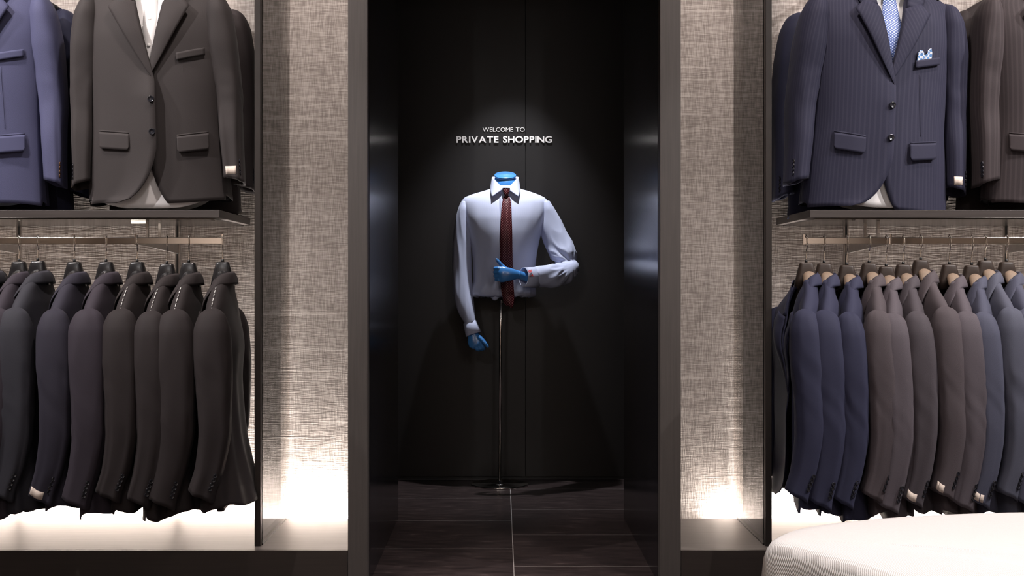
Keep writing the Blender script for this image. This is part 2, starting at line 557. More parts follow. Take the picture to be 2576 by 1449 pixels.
# tiles, half bonded in two columns
tw, td, gap = 1.03, 0.517, 0.0065
seam = 0.0385
tile_me = {}
for ci in range(-3, 3):
    xa = max(seam + ci * tw + gap / 4, -RX); xb = min(seam + (ci + 1) * tw - gap / 4, RX)
    if xb - xa < 0.05: continue
    y = 5.386 + (0.243 if ci % 2 == 0 else 0.0) + td * 2
    while y > -2.6:
        ya, yb = y - td + gap / 2, min(y - gap / 2, DB)
        if yb > ya + 0.02:
            key = (round(xb - xa, 4), round(yb - ya, 4))
            if key not in tile_me:
                v, f = box_data(-(xb - xa) / 2, (xb - xa) / 2, -(yb - ya) / 2, (yb - ya) / 2, -0.0007, 0.0)
                o = mob('tile', v, f, M['tile'], None, smooth=False); tile_me[key] = o.data
            else:
                o = bpy.data.objects.new('tile', tile_me[key]); COL.objects.link(o)
            o.parent = floor
            o.location = ((xa + xb) / 2, (ya + yb) / 2, 0)
        y -= td

structure(box('ceiling', -RX, RX, -2.6, DB + 0.1, ZC, ZC + 0.08, M['ceil']), 'dark painted shop ceiling')
structure(box('wall_left', -RX - 0.1, -RX, -2.6, DW, 0, ZC, M['plaster']), 'plain side wall left of the racks')
structure(box('wall_right', RX, RX + 0.1, -2.6, DW, 0, ZC, M['plaster']), 'plain side wall right of the racks')
structure(box('wall_rear', -RX, RX, -2.7, -2.6, 0, ZC, M['plaster']), 'shop wall behind the viewer')
structure(box('wall_back_left', -RX, XL0, DW, DW + 0.1, 0, ZC, M['fabric']), 'beige woven fabric wall left of the dark portal')
structure(box('wall_back_right', XR1, RX, DW, DW + 0.1, 0, ZC, M['fabric']), 'beige woven fabric wall right of the dark portal')
# portal
structure(box('trim_1', XL0, XL1 - 0.001, D0, D0 + 0.05, 0, 2.5, M['frame'], bevel=0.001), 'grey brown frame board left of the niche')
structure(box('trim_2', XR0 + 0.001, XR1, D0, D0 + 0.05, 0, 2.5, M['frame'], bevel=0.001), 'grey brown frame board right of the niche')
structure(box('trim_3', XL0, XR1, D0, D0 + 0.05, 2.5, ZC, M['frame']), 'grey brown head board above the niche')
structure(box('wall_niche_left', XL0 + 0.002, XL1, D0 + 0.0505, DJ, 0, 2.5, M['gloss'], bevel=0.001), 'glossy black left reveal of the niche')
structure(box('wall_niche_right', XR0, XR1 - 0.002, D0 + 0.0505, DJ, 0, 2.5, M['gloss'], bevel=0.001), 'glossy black right reveal of the niche')
structure(box('ceiling_niche', -1.6, 1.6, D0 + 0.05, DB + 0.1, 2.66, 2.72, M['black']), 'black ceiling of the niche')
structure(box('trim_4', -1.6, XL0, DW + 0.1, DJ, 0, 2.66, M['black']), 'black core behind the left reveal')
structure(box('trim_5', XR1, 1.6, DW + 0.1, DJ, 0, 2.66, M['black']), 'black core behind the right reveal')
structure(box('wall_niche_side_left', -1.65, -1.6, DJ, DB + 0.1, 0, 2.7, M['black']), 'black side wall of the niche, left')
structure(box('wall_niche_side_right', 1.6, 1.65, DJ, DB + 0.1, 0, 2.7, M['black']), 'black side wall of the niche, right')
wn = structure(box('wall_niche_back', -1.6, 1.6, DB + 0.012, DB + 0.1, 0, 2.66, M['slot']), 'black rear wall of the niche')
xs = (1322 - VX) / F * DB
for a, b_ in ((-1.6, xs - 1.1), (xs - 1.1 + 0.003, xs - 0.0012), (xs + 0.0012, xs + 1.1), (xs + 1.103, 1.6)):
    box('panel', a, b_, DB, DB + 0.012, 0.012, 2.66, M['black'], wn, bevel=0.0008)
    
# ------------------------------------------------------------------ plinths with LED groove
ZL = H - (1385 - VY) / F * D0          # top of the plinth
DL = 4.325                             # rear edge of its top board
for nm, x0, x1, lab in (('left', -RX, XL0 - 0.001, 'long low plinth with pale lit top under the left rack'), ('right', XR1 + 0.001, RX, 'long low plinth with grey top under the right rack')):
    p = empty('display_plinth', ((x0 + x1) / 2, (D0 + DL) / 2, 0))
    tag(p, lab, 'plinth', 'low plinths below the racks')
    box('top_board', x0, x1, D0 + 0.0125, DL, ZL - 0.022, ZL, M['ledge'], p, bevel=0.0012)
    box('front_board', x0, x1, D0, D0 + 0.012, 0.0, ZL - 0.0002, M['front'], p)
    box('groove_floor', x0, x1, D0 + 0.02, DW, 0.0, ZL - 0.06, M['ledge'], p)


def led(x0, x1, power, lab):
    p = empty('led_strip', ((x0 + x1) / 2, DW - 0.02, ZL - 0.06))
    tag(p, lab, 'light strip', 'light strips behind the plinths')
    box('diffuser', x0, x1, DL + 0.012, DW - 0.018, ZL - 0.0598, ZL - 0.05, M['led'], p)
    l = bpy.data.lights.new('led_light', 'AREA'); l.shape = 'RECTANGLE'
    l.size = x1 - x0; l.size_y = 0.03; l.energy = power * (x1 - x0); l.color = (1, 0.94, 0.88)
    o = bpy.data.objects.new('led_light', l); COL.objects.link(o)
    o.location = ((x0 + x1) / 2, (DL + DW) / 2 - 0.002, ZL - 0.046)
    o.rotation_euler = (math.pi, 0, 0)


led(-RX, -0.50, 54, 'light strip in the groove behind the left plinth')
led(0.76, RX, 44, 'light strip in the groove behind the right plinth')

# ------------------------------------------------------------------ glass partitions
DP = 3.862
for x0, x1, xg, lab in ((-0.7515, -0.733, -0.7345, 'smoked glass partition with dark front edge right of the left rack'),
                        (0.802, 0.8215, 0.8035, 'smoked glass partition with dark front edge left of the right rack')):
    p = empty('glass_partition', ((x0 + x1) / 2, DP, ZL))
    tag(p, lab, 'partition', 'glass partitions beside the portal')
    s = -1 if x0 < 0 else 1
    box('edge_trim', x0, x1, DP, DP + 0.022, ZL, ZC - 0.01, M['trim'], p, bevel=0.0015)
    xm = xg
    box('glass_pane', xm - 0.003, xm + 0.003, DP + 0.022, DW - 0.004, ZL + 0.0005, ZC - 0.01, M['glass'], p)
    box('floor_channel', xm - 0.005, xm + 0.005, DP + 0.022, DL, ZL, ZL + 0.004, M['trim'], p)

# ------------------------------------------------------------------ uprights, shelves, rails
DR = 3.885     # depth of the hanging rail
ZR = 1.038     # its height
DS = 3.90      # shelf front
ZS0, ZS1 = 1.106, 1.133
UP = {'L1': -1.187 * 0 - 1.117, 'L2': -1.664, 'R1': 1.187, 'R2': 1.738}
uplab = {'L1': 'slim steel slotted upright behind the charcoal jackets', 'L2': 'slim steel slotted upright at the far left',
         'R1': 'slim steel slotted upright behind the navy jackets', 'R2': 'slim steel slotted upright at the far right'}
for k, x in UP.items():
    p = empty('wall_upright', (x, DW, ZL))
    tag(p, uplab[k], 'upright', 'slotted uprights on the fabric walls')
    box('channel', x - 0.009, x + 0.009, DW - 0.008, DW, ZL + 0.02, 2.5, M['steel'], p, bevel=0.001)
    box('slot', x - 0.0035, x + 0.0035, DW - 0.0085, DW - 0.0078, ZL + 0.03, 2.48, M['slot'], p)

for nm, x0, x1, ups, lab in (('L', -2.3, -0.866, ('L1', 'L2'), 'dark wooden shelf with polished underside below the charcoal jacket display'),
                             ('R', 0.946, 2.45, ('R1', 'R2'), 'dark wooden shelf with polished underside below the navy striped jacket display')):
    p = empty('wall_shelf', ((x0 + x1) / 2, (DS + DW) / 2, ZS0))
    tag(p, lab, 'shelf', 'shelves above the hanging rails')
    box('board', x0, x1, DS, DW - 0.009, ZS0 + 0.003, ZS1, M['wood'], p, bevel=0.0012)
    # polished pan below, inset from the edges
    box('underside_plate', x0 + 0.022, x1 - 0.022, DS + 0.02, DW - 0.012, ZS0 - 0.001, ZS0 + 0.0028, M['brushed'], p)
    for i in range(3):
        cx = x0 + 0.2 + i * 0.6 if nm == 'L' else x0 + 0.15 + i * 0.6
        v, f = lathe_data([(0.006, 0), (0.006, -0.002), (0.0, -0.0025)], 12, (cx, DS + 0.06, ZS0 - 0.001))
        mob('screw', v, f, M['steel'], p)
    if nm == 'L':  # added glowing bar, imitates a bright reflection on the shelf underside
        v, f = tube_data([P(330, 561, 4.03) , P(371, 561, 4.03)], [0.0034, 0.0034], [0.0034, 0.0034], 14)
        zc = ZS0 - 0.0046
        mob('glow_bar', [(q.x, q.y, zc + (q.z - P(330, 561, 4.03).z)) for q in v], f, M['led'], p)
    # rail
    rx0, rx1 = (-2.3, -0.8525) if nm == 'L' else (0.9225, 2.45)
    r = empty('hanging_rail', ((rx0 + rx1) / 2, DR, ZR))
    tag(r, 'polished flat rail carrying the %s jackets' % ('black and plum' if nm == 'L' else 'navy, taupe and steel blue'), 'rail', 'hanging rails')
    box('bar', rx0, rx1, DR - 0.006, DR + 0.006, ZR - 0.0105, ZR + 0.0105, M['chrome'], r, bevel=0.0015)
    ex = rx1 if nm == 'L' else rx0
    box('end_cap', ex - 0.003, ex + 0.003, DR - 0.008, DR + 0.008, ZR - 0.013, ZR + 0.02, M['chrome'], r, bevel=0.001)
    for u in ups:
        x = UP[u]
        v1, f1 = box_data(x - 0.004, x + 0.004, DR - 0.009, DW - 0.008, ZR - 0.014, ZR - 0.0107)
        v2 = [(x - 0.003, DR + 0.008, ZR - 0.0105), (x + 0.003, DR + 0.008, ZR - 0.0105), (x + 0.003, DW - 0.008, ZR - 0.027), (x - 0.003, DW - 0.008, ZR - 0.027),
              (x - 0.003, DR + 0.008, ZR + 0.012), (x + 0.003, DR + 0.008, ZR + 0.012), (x + 0.003, DW - 0.008, ZR + 0.012), (x - 0.003, DW - 0.008, ZR + 0.012)]
        mob('bracket_arm', v2, box_data(0, 1, 0, 1, 0, 1)[1], M['steel'], r, smooth=False, bevel=0.0008)
        box('bracket_cap', x - 0.003, x + 0.003, DR - 0.012, DR - 0.0062, ZR - 0.013, ZR + 0.02, M['chrome'], r, bevel=0.0008)
        for dy in (4.005, 4.15):
            box('strut', x - 0.0045, x + 0.0045, dy - 0.004, dy + 0.004, ZR + 0.0122, ZS0 - 0.0012, M['steel'], r, bevel=0.0008)

# ------------------------------------------------------------------ jackets
NECK = 0.0


class Jacket:
    """suit jacket in local space: X across the shoulders (+X wearer's left), -Y front, Z up, z = 0 at the shoulder/neck point"""
    def __init__(s, name, label, cat, mat, loc, rotz, L=0.715, th=1.0, seed=1.0, face=False, group=None, sw=0.215, tilt=0.0,
                 sl=0.575, buttons='button', cuffl=True, cuffr=False, flare=0.0, detail=True, mat_collar=None, a_sleeve=1.0,
                 sleeve_out=0.0, stitch=False, sleevelabel=None, lean=0.0, lift=0.012, vbreak=-0.345, drop=0.0, cuffbuttons=4, cuff_shift=-0.03, curv=0.0):
        s.__dict__.update(locals()); del s.__dict__['s']
        s.root = empty(name, loc, rotz); s.root.rotation_euler = (0, tilt, rotz)
        tag(s.root, label, cat, group)
        k = sw / 0.215
        T = [(0.016, .076, .050, .055), (0.004, .088, .052, .054), (-.014, .118, .052, .050), (-.037, .158, .052, .049), (-.059, .192, .053, .050),
             (-.072, .206, .056, .053), (-.095, .211, .064, .060), (-.135, .2115, .078, .072), (-.21, .210, .090, .083), (-.34, .206, .092, .083),
             (-.45, .203, .090, .081), (-.58, .211, .090, .088), (-L - .05, .222, .092, .096)]
        s.zs = 1.0 if face else 1.24
        T = [((t[0] * (s.zs if t[0] > -.1 else 1 + (s.zs - 1) * .5) if -.15 < t[0] < -.001 else t[0]),) + t[1:] for t in T]
        s.tab = pchip([t[0] for t in T], [[t[1] * k, t[2] * th, t[3] * th] for t in T])
        s.body(); s.lapels(); s.collar(); s.sleeves()
        if detail: s.details()

    def dims(s, z):
        w, f, b = s.tab(z)
        q = min(max((-z - 0.25) / (s.L - 0.25), 0), 1)
        b = b + s.flare * q * q
        if not s.face and z > -0.30:      # padded shoulders keep their depth on a rail
            u = min(max((z + 0.30) / 0.17, 0), 1); u = u * u * (3 - 2 * u)
            c = min(max((-0.018 - z) / 0.045, 0), 1); c = c * c * (3 - 2 * c)
            k = 1 + (0.76 / s.th - 1) * u * (0.22 + 0.78 * c)
            f *= k; b *= k
        return w, f, b

    def surf(s, th_, z, off=0.0):
        w, f, b = s.dims(z)
        p = 2.25
        sn, cs = math.sin(th_), math.cos(th_)
        x = w * math.copysign(abs(sn) ** (2 / p), sn)
        y = -math.copysign(abs(cs) ** (2 / p), cs) * (f if cs > 0 else b)
        q = min(max((-z - 0.10) / (s.L - 0.10), 0), 1)
        # hanging folds and slack
        amp = (0.0045 if s.face else 0.006) * q * s.th
        if cs < 0.2: amp *= 1.9
        wv = amp * nz(th_ * 2.6, 3.0, z * 1.4, s.seed) + 0.0028 * s.th * nz(th_ * 1.3, 9.0, z * 5.0, s.seed + 2)
        if cs < -0.05: wv += 0.009 * q * s.th * math.sin(th_ * 11 + 2 * s.seed + z * 1.5)
        n = Vector((x / (w * w), y / ((f if cs > 0 else b) ** 2), 0))
        if n.length > 0: n.normalize()
        return Vector((x, y - s.curv * (min(abs(x), .22) / 0.2) ** 2, z)) + n * (wv + off)

    def ang(s, x, z):
        w = s.dims(z)[0]
        v = min(abs(x) / w, 0.999) ** 1.125
        return math.copysign(math.asin(v), x)

    def front(s, x, z, off=0.0):
        return s.surf(s.ang(x, z), z, off)

    def edge_R(s, z):   # wearer's right panel (lies on top)
        zb = s.vbreak
        if z > zb: return 0.012 - (z - zb) / (0.0 - zb) * 0.074
        zc = -s.L + 0.16
        x = 0.013
        if z < zc:
            q = min((zc - z) / 0.16, 1.0)
            x -= 0.105 * (1 - math.sqrt(max(1 - q * q, 0))) + 0.018 * q
        return x

    def edge_L(s, z):
        zb = s.vbreak
        if z > zb: return -0.012 + (z - zb) / (0.0 - zb) * 0.074
        zc = -s.L + 0.14
        x = -0.014
        if z < zc:
            q = min((zc - z) / 0.17, 1.0)
            x += 0.095 * (1 - math.sqrt(max(1 - q * q, 0))) + 0.012 * q
        return x

    def body(s):
        nr, nc = 64, 92
        V, UV = [], []
        for r in range(nr):
            v = r / (nr - 1)
            zz = -s.L + (s.L + 0.016) * (1 - (1 - v) ** 1.0)
            eR, eL = s.ang(s.edge_R(zz), zz), s.ang(s.edge_L(zz), zz)
            for c in range(nc):
                t = c / (nc - 1)
                a = eR - t * (2 * math.pi + eR - eL)
                d = 0.0
                if t < 0.2: d = 0.005 * (1 - t / 0.2) + s.lift * max(0, 1 - t / 0.065) ** 1.5 * min(max((s.vbreak + 0.03 - zz) / 0.08, 0), 1)
                if t > 0.8: d = -0.003 * (t - 0.8) / 0.2
                # hem dips towards the front corners, lifts and wanders at the back
                q = max(0.0, 1 - v * 5) ** 2
                cs = math.cos(a)
                z2 = zz + q * (0.004 * math.sin(3 * a + s.seed) + (-0.010 if cs > 0.3 else 0.006 * math.cos(5 * a + s.seed * 3)))
                if a < -math.pi * 0.5: z2 += q * s.drop
                V.append(s.surf(a, z2, d)); UV.append((a * 0.165, zz))
        o = mob('body', V, grid_faces(nr, nc, flip=True), s.mat, s.root, True, UV, sol=0.0022, off=-1)
        o.data.materials.append(M['lining']); o.modifiers['solid'].material_offset = 1
        o.modifiers['solid'].material_offset_rim = 0
        s.o_body = o

    def lapels(s):
        zb = s.vbreak; zn = -0.128
        for sg in (-1, 1):
            e = s.edge_R if sg < 0 else s.edge_L
            nr, nc = 26, 9
            V, UV = [], []
            for r in range(nr):
                v = r / (nr - 1)
                z = zb - 0.012 + (zn + 0.030 - zb + 0.012) * v
                xr = e(max(z, zb + 1e-4))
                tz = min(max((z - zb) / (zn - zb), 0), 1)
                wl = 0.0005 + 0.085 * tz ** 0.85
                if z > zn: wl *= 1 - 0.42 * (z - zn) / 0.030
                for c in range(nc):
                    t = c / (nc - 1)
                    # lapel tip turns up: the outer edge sits a little higher
                    x = xr + sg * wl * t
                    z2 = z + (0.018 * t * tz if z <= zn else 0.018 * t)
                    off = 0.0040 + 0.0025 * min(tz * 8, 1) + 0.010 * math.sin(math.pi * min(t * 0.8 + 0.05, 1)) * tz + 0.009 * t * tz * (1.0 if s.face else 0.3)
                    if sg < 0: off += 0.003
                    V.append(s.front(x, z2, off)); UV.append((x + 0.4 * sg * (z2), z2))
            mob('lapel', V, grid_faces(nr, nc, flip=(sg < 0)), s.mat, s.root, True, UV, sol=0.003, off=0)

    def collar(s):
        th = s.th if s.face else max(s.th, 0.60) * 1.08
        def keys(pts):
            return pchip([p[0] for p in pts], [[p[1], p[2], p[3]] for p in pts])
        yf = -s.dims(-0.1)[1]
        B = keys([(0, 0, .052 * th, .012), (.3, .05, .040 * th, .008), (.55, .072, .0, .0), (.8, .062, yf * .75, -.045), (1, .050, yf - .004, -.098)])
        Fd = keys([(0, 0, .050 * th, .038), (.3, .045, .038 * th, .035), (.55, .066, .0, .025), (.8, .060, yf * .85, -.030), (1, .050, yf - .010, -.094)])
        O = keys([(0, 0, .064 * th + .004, .001), (.3, .058, .049 * th + .003, -.001), (.55, .094, .004, -.004), (.8, .116, yf * .8, -.050), (1, .094, yf - .006, -.104)])
        nc, rows = 61, 11
        V, UV = [], []
        for r in range(rows):
            for c in range(nc):
                t = c / (nc - 1) * 2 - 1
                a = abs(t); sg = 1 if t >= 0 else -1
                b, f, o = B(a), Fd(a), O(a)
                if r <= 4:
                    q = r / 4; p = b * (1 - q) + f * q
                else:
                    q = (r - 4) / 6
                    p = f * (1 - q) + o * q
                    bul = math.sin(math.pi * min(q, 1)) * 0.0030
                    rad = np.array([p[0], p[1], 0.0]); L_ = np.linalg.norm(rad) + 1e-6
                    p = p + rad / L_ * bul + np.array([0, 0, bul * 0.6])
                V.append((p[0] * sg, p[1], p[2])); UV.append((t * 0.2, r * 0.006))
        mob('collar', V, grid_faces(rows, nc), s.mat_collar or s.mat, s.root, True, UV, sol=0.0032, off=0)

    def sleeve_pt(s, sg, z, a, off=0.0):
        """a: angle, 0 = outward, pi/2 = back"""
        k = s.sw / 0.215
        T = s.st
        aa, bb, cx, cy = T(z)
        # pressed flat: the outer face is nearly plane below the sleeve head, with a crisp rear edge
        ex = 1.0 - 0.34 * min(max((-z - .10) / .12, 0), 1)
        ca, sa = math.cos(a), math.sin(a)
        x = cx + bb * math.copysign(abs(ca) ** ex, ca); y = cy + aa * math.copysign(abs(sa) ** ex, sa)
        q = min(max((-z - .1) / .5, 0), 1)
        el = 0.6 * math.exp(-((z + 0.34 + 0.05 * math.sin(s.seed * 5)) / 0.10) ** 2)
        w = 0.0060 * q * nz(math.cos(a) * 1.9, math.sin(a) * 1.9, z * 1.6, s.seed + sg * 3) + 0.0032 * q * nz(math.cos(a) * 4.2, math.sin(a) * 4.2, z * 2.2, s.seed + 8 + sg) + 0.0045 * el * nz(math.cos(a) * 2.2, z * 26.0 + math.sin(a) * 2.2, 4.0, s.seed + sg)
        w += 0.0016 * nz(math.cos(a) * 2.5, z * 9, math.sin(a) * 2.5, s.seed)
        n = Vector((math.cos(a) / max(bb, .004), math.sin(a) / max(aa, .004), 0)).normalized()
        p = Vector((x, y, z)) + n * (w + off)
        return Vector((p.x * sg, p.y - s.curv * 1.05, p.z))

    def sleeves(s):
        k = s.sw / 0.215; g = s.a_sleeve; o = s.sleeve_out
        zt = -0.061 * s.zs; ze = zt - s.sl
        c0 = 0.196 * k
        cs_ = s.cuff_shift
        rows = [(zt + .003, .010, .004, c0 - .006, .0), (zt - .001, .025, .011, c0 - .001, .0), (zt - .009, .040, .020, c0 + .003, .0), (zt - .028, .054, .031, c0 + .006, 0),
                (zt - .065, .066, .040, c0 + .010 + o * .1, .001), (zt - .14, .068, .043, c0 + .015 + o * .3, .004), (zt - .25, .061, .041, c0 + .021 + o * .5, .009),
                (zt - .34, .057, .038, c0 + .025 + o * .7, .010), (zt - .45, .051, .033, c0 + .027 + o * .85, -.004), (ze, .0465, .029, c0 + .030 + o, cs_), (ze - .06, .046, .029, c0 + .032 + o, cs_ - .006)]
        s.st = pchip([r[0] for r in rows], [[r[1] * g, r[2] * (0.8 + 0.2 * g), r[3], r[4] * (1 if s.th > .5 else .9)] for r in rows])
        s.ze = ze
        s.slv = {}
        for sg in (1, -1):
            nr, nc = 54, 36
            V, UV = [], []
            for r in range(nr):
                v = r / (nr - 1)
                v = v ** 1.15 if v < 1 else 1
                for c in range(nc):
                    a = 2 * math.pi * c / nc
                    z = (zt + .003) + (ze - zt - .003) * v
                    z -= ((0.006 * math.sin(a) + 0.011 * math.cos(a)) if s.face else 0.020 * math.sin(a)) * max(0, (v - 0.55) / 0.45) ** 2   # slanted cuff
                    V.append(s.sleeve_pt(sg, z, a)); UV.append((a * 0.055, z))
            f = grid_faces(nr, nc, True, flip=(sg < 0))
            f.append(tuple(range(nc)) if sg < 0 else tuple(range(nc - 1, -1, -1)))
            s.slv[sg] = mob('sleeve', V, f, s.mat, s.root, True, UV, sol=0.0025, off=-1)

    def disc(s, name, pos, nrm, r, mat, th=0.0032, par=None):
        prof = [(0.0, 0.0), (r * .95, 0.0), (r, th * .5), (r * .93, th), (r * .78, th), (r * .62, th * .62), (0.0, th * .6)]
        V, Fc = lathe_data(prof, 14)
        q = Vector(nrm).to_track_quat('Z', 'Y')
        mob(name, [Vector(pos) + q @ Vector(v) for v in V], Fc, mat, par or s.root, True)

    def patch(s, name, fn, u0, u1, v0, v1, mat, nu=6, nv=5, sol=0.002, flip=False, par=None):
        V, UV = [], []
        for j in range(nv):
            for i in range(nu):
                u = u0 + (u1 - u0) * i / (nu - 1); v = v0 + (v1 - v0) * j / (nv - 1)
                V.append(fn(u, v)); UV.append((u, v))
        return mob(name, V, grid_faces(nv, nu, flip=flip), mat, par or s.root, True, UV, sol=sol, off=1)

    def details(s):
        bm = M[s.buttons]
        # cuff buttons near the rear edge of the left (near) sleeve
        for sg, on in ((1, s.cuffl), (-1, s.cuffr)):
            if not on: continue
            for i in range(s.cuffbuttons):
                z = s.ze + 0.024 + i * 0.0125
                a = 0.58 if not s.face else 0.30
                if s.face: a = -0.75
                p = s.sleeve_pt(sg, z, a if not s.face else (0.0 - 0.78), 0.0015)
                p2 = s.sleeve_pt(sg, z, a if not s.face else -0.62, 0.02)
                s.disc('cuff_button', p, p2 - p, 0.0066, bm, par=s.slv[sg])
        if s.sleevelabel:
            w_, col = s.sleevelabel
            if s.face: fn = lambda u, v: s.sleeve_pt(1, s.ze + v, u, 0.002)
            else: fn = lambda u, v: s.sleeve_pt(1, s.ze + v - 0.02 * (u + 0.3), u, 0.002)
            a0 = -2.05 if s.face else -0.75
            s.patch('sleeve_label', fn, a0, a0 + w_, (0.012 if not s.face else 0.020), (0.034 if not s.face else 0.046), M['label'], 6, 3, 0.0012, par=s.slv[1])
        if s.stitch:
            parts = []
            for i in range(6):
                t0 = 0.105 + i * 0.0165; t1 = t0 + 0.011
                pa = []
                e0, e1 = s.ridge(0.105, -0.002), s.ridge(0.19, -0.006)
                for t in (t0, t1):
                    pa.append(e0.lerp(e1, (t - .105) / .085) + Vector((0, 0, .0045 * math.sin(math.pi * (t - .105) / .085)))); continue
                    zz = -0.010 - (t - 0.10) * 0.45
                    p = None
                    # on the rear slope of the near shoulder, towards the front side
                    w = s.dims(zz)[0]
                    pa.append(s.ridge(t, -0.004))
                parts.append(tube_data(pa, 0.0011, n=5))
            mob('basting_stitch', *merge(*parts), M['thread'], s.o_body, True)
        if not s.face: return
        # front buttons on the overlapping panel edge
        for z in (s.vbreak - 0.062, s.vbreak - 0.163):
            x = s.edge_R(z) - 0.011
            s.disc('front_button', s.front(x, z, 0.006 + s.lift * 0.9), (0.05, -1, 0), 0.0105, bm, 0.004)
        # flap pockets
        for sg in (-1, 1):
            x0, x1 = (0.072, 0.165)
            zt = -0.505 - (0.012 if sg > 0 else 0)
            def fn(u, v, sg=sg, zt=zt):
                # rounded lower corners
                e = min(u, 1 - u)
                rr = 0.10
                low = 0.0
                if v > 0.7 and e < rr: low = (1 - math.sqrt(max(0, 1 - ((rr - e) / rr) ** 2))) * 0.012 * (v - 0.7) / 0.3
                return s.front(sg * (x0 + (x1 - x0) * u), zt + 0.012 * (u - .5) - 0.052 * v + low, 0.0045 + 0.003 * v)
            fl = s.patch('pocket_flap', fn, 0, 1, 0, 1, s.mat, 22, 8, 0.0025, flip=(sg > 0))
            def wl(u, v, sg=sg, zt=zt): return s.front(sg * (x0 + (x1 - x0) * u), zt + 0.012 * (u - .5) + 0.0065 * v, 0.003)
            s.patch('pocket_welt', wl, 0, 1, 0.2, 1, s.mat, 10, 3, 0.002, flip=(sg < 0), par=fl)
        for sg in (-1, 1):
            pts = [s.front(sg * (0.098 + 0.012 * q), -0.30 - 0.195 * q, 0.0002) for q in [i / 14 for i in range(15)]]
            mob('dart_seam', *tube_data(pts, 0.0007, n=6), s.mat, s.o_body, True)
        def bw(u, v): return s.front(0.078 + 0.085 * u, -0.285 + 0.020 * u + 0.024 * v, 0.0035)
        s.patch('breast_pocket', bw, 0, 1, 0, 1, s.mat, 12, 5, 0.0022)

    def ridge(s, x, yoff):
        """point on top of the near shoulder at distance x from the neck, yoff across (front negative)"""
        lo, hi = -0.2, 0.016
        # find z where the surface at this x is closest to y = yoff on the top
        best = None
        for i in range(80):
            z = hi - (hi - lo) * i / 79
            w, f, b = s.dims(z)
            if w <= x: continue
            a = math.asin(min((x / w), 0.999) ** 1.125)
            p = s.surf(a if yoff < 0 else math.pi - a, z, 0.0022)
            if best is None or abs(p.y - yoff) < abs(best.y - yoff): best = p
        return best


ROT = -math.pi / 2
ZSNP = 0.905


def rail_hanger(label, group, loc, rotz, body, lobe, curv=0.0):
    h = empty('suit_hanger', loc, rotz)
    tag(h, label, 'hanger', group)
    # neck block: trapezoid, rounded
    pr = [(-0.006, .036, .020), (.02, .031, .0185), (.045, .025, .017), (.062, .0205, .0155), (.067, .0185, .0135), (.0685, .012, .008)]
    V = []
    n = 24
    for z, a, b in pr:
        for j in range(n):
            t = 2 * math.pi * j / n
            c, s_ = math.cos(t), math.sin(t)
            V.append((b * math.copysign(abs(c) ** .5, c), a * math.copysign(abs(s_) ** .5, s_), z))
    Fc = grid_faces(len(pr), n, True); Fc.append(tuple(range(n - 1, -1, -1))); Fc.append(tuple((len(pr) - 1) * n + j for j in range(n)))
    mob('neck_block', V, Fc, body, h, True)
    # lobes beside the neck, thin wings inside the shoulders
    for sg in (-1, 1):
        v, f = tube_data([(sg * .008, 0.004, .034), (sg * .022, 0.005, .027), (sg * .040, 0.002, .013), (sg * .060, 0, -.004), (sg * .072, 0, -.014)],
                         [.014, .020, .020, .016, .010], [.010, .0125, .012, .010, .006], 18, side=(0, 1, 0), samples=16)
        mob('lobe', v, f, lobe, h, True)
        v, f = tube_data([(sg * .05, -curv * .06, -.010), (sg * .10, -curv * .25, -.044), (sg * .14, -curv * .49, -.072), (sg * .17, -curv * .72, -.098)], [.009, .009, .009, .008], [.007, .007, .008, .008], 10, side=(0, 1, 0), samples=10)
        mob('wing', v, f, body, h, True)
    # hook: stem, bend, then over the rail
    dz = ZR - loc[2]
    pts = [(0, 0, .062), (0, 0, .085), (0.001, 0.001, .105), (0.009, 0.002, dz - 0.014), (0.0105, 0.002, dz), (0.008, 0.001, dz + .012), (0.0, 0, dz + .0165), (-0.009, 0, dz + .011), (-0.011, 0, dz - 0.002), (-0.008, 0, dz - .014)]
    v, f = tube_data(pts, 0.0019, n=8, samples=36)
    mob('hook', v, f, M['chrome'], h, True)
    v, f = lathe_data([(0.0045, .067), (0.0045, .073), (.003, .077)], 12)
    mob('collar_ring', v, f, M['slot'], h, True)
    return h


# (hook px, cloth, half-thickness factor, yaw degrees, dz, label, extras)
left = [
    (560, 'c_soot', 0.62, 4, -.000, 'charcoal black suit jacket hanging nearest the glass partition on the left rail', dict(stitch=True, flare=.055)),
    (475, 'c_soot', 0.56, 3, -.002, 'charcoal black suit jacket, second from the glass partition on the left rail', dict(stitch=True)),
    (420, 'c_soot', 0.52, 2, -.006, 'charcoal black suit jacket, third from the glass partition on the left rail', dict(stitch=True)),
    (345, 'c_soot', 0.58, 3, .000, 'charcoal black suit jacket next to the ink navy ones on the left rail', dict(stitch=True)),
    (267, 'c_plum', 0.58, 3, .000, 'dark plum suit jacket, fifth from the glass partition on the left rail', dict()),
    (187, 'c_inknavy', 0.60, 3, .000, 'ink navy suit jacket between two plum jackets, sixth from the glass partition', dict(sleevelabel=(0.9, 'label'))),
    (95, 'c_slate', 0.58, 2, .003, 'dark slate suit jacket, seventh from the glass partition on the left rail', dict()),
    (48, 'c_plum', 0.50, 3, .001, 'dark plum suit jacket, eighth from the glass partition on the left rail', dict()),
    (-22, 'c_slate', 0.54, 3, .002, 'dark suit jacket cut by the left picture edge on the left rail', dict()),
]
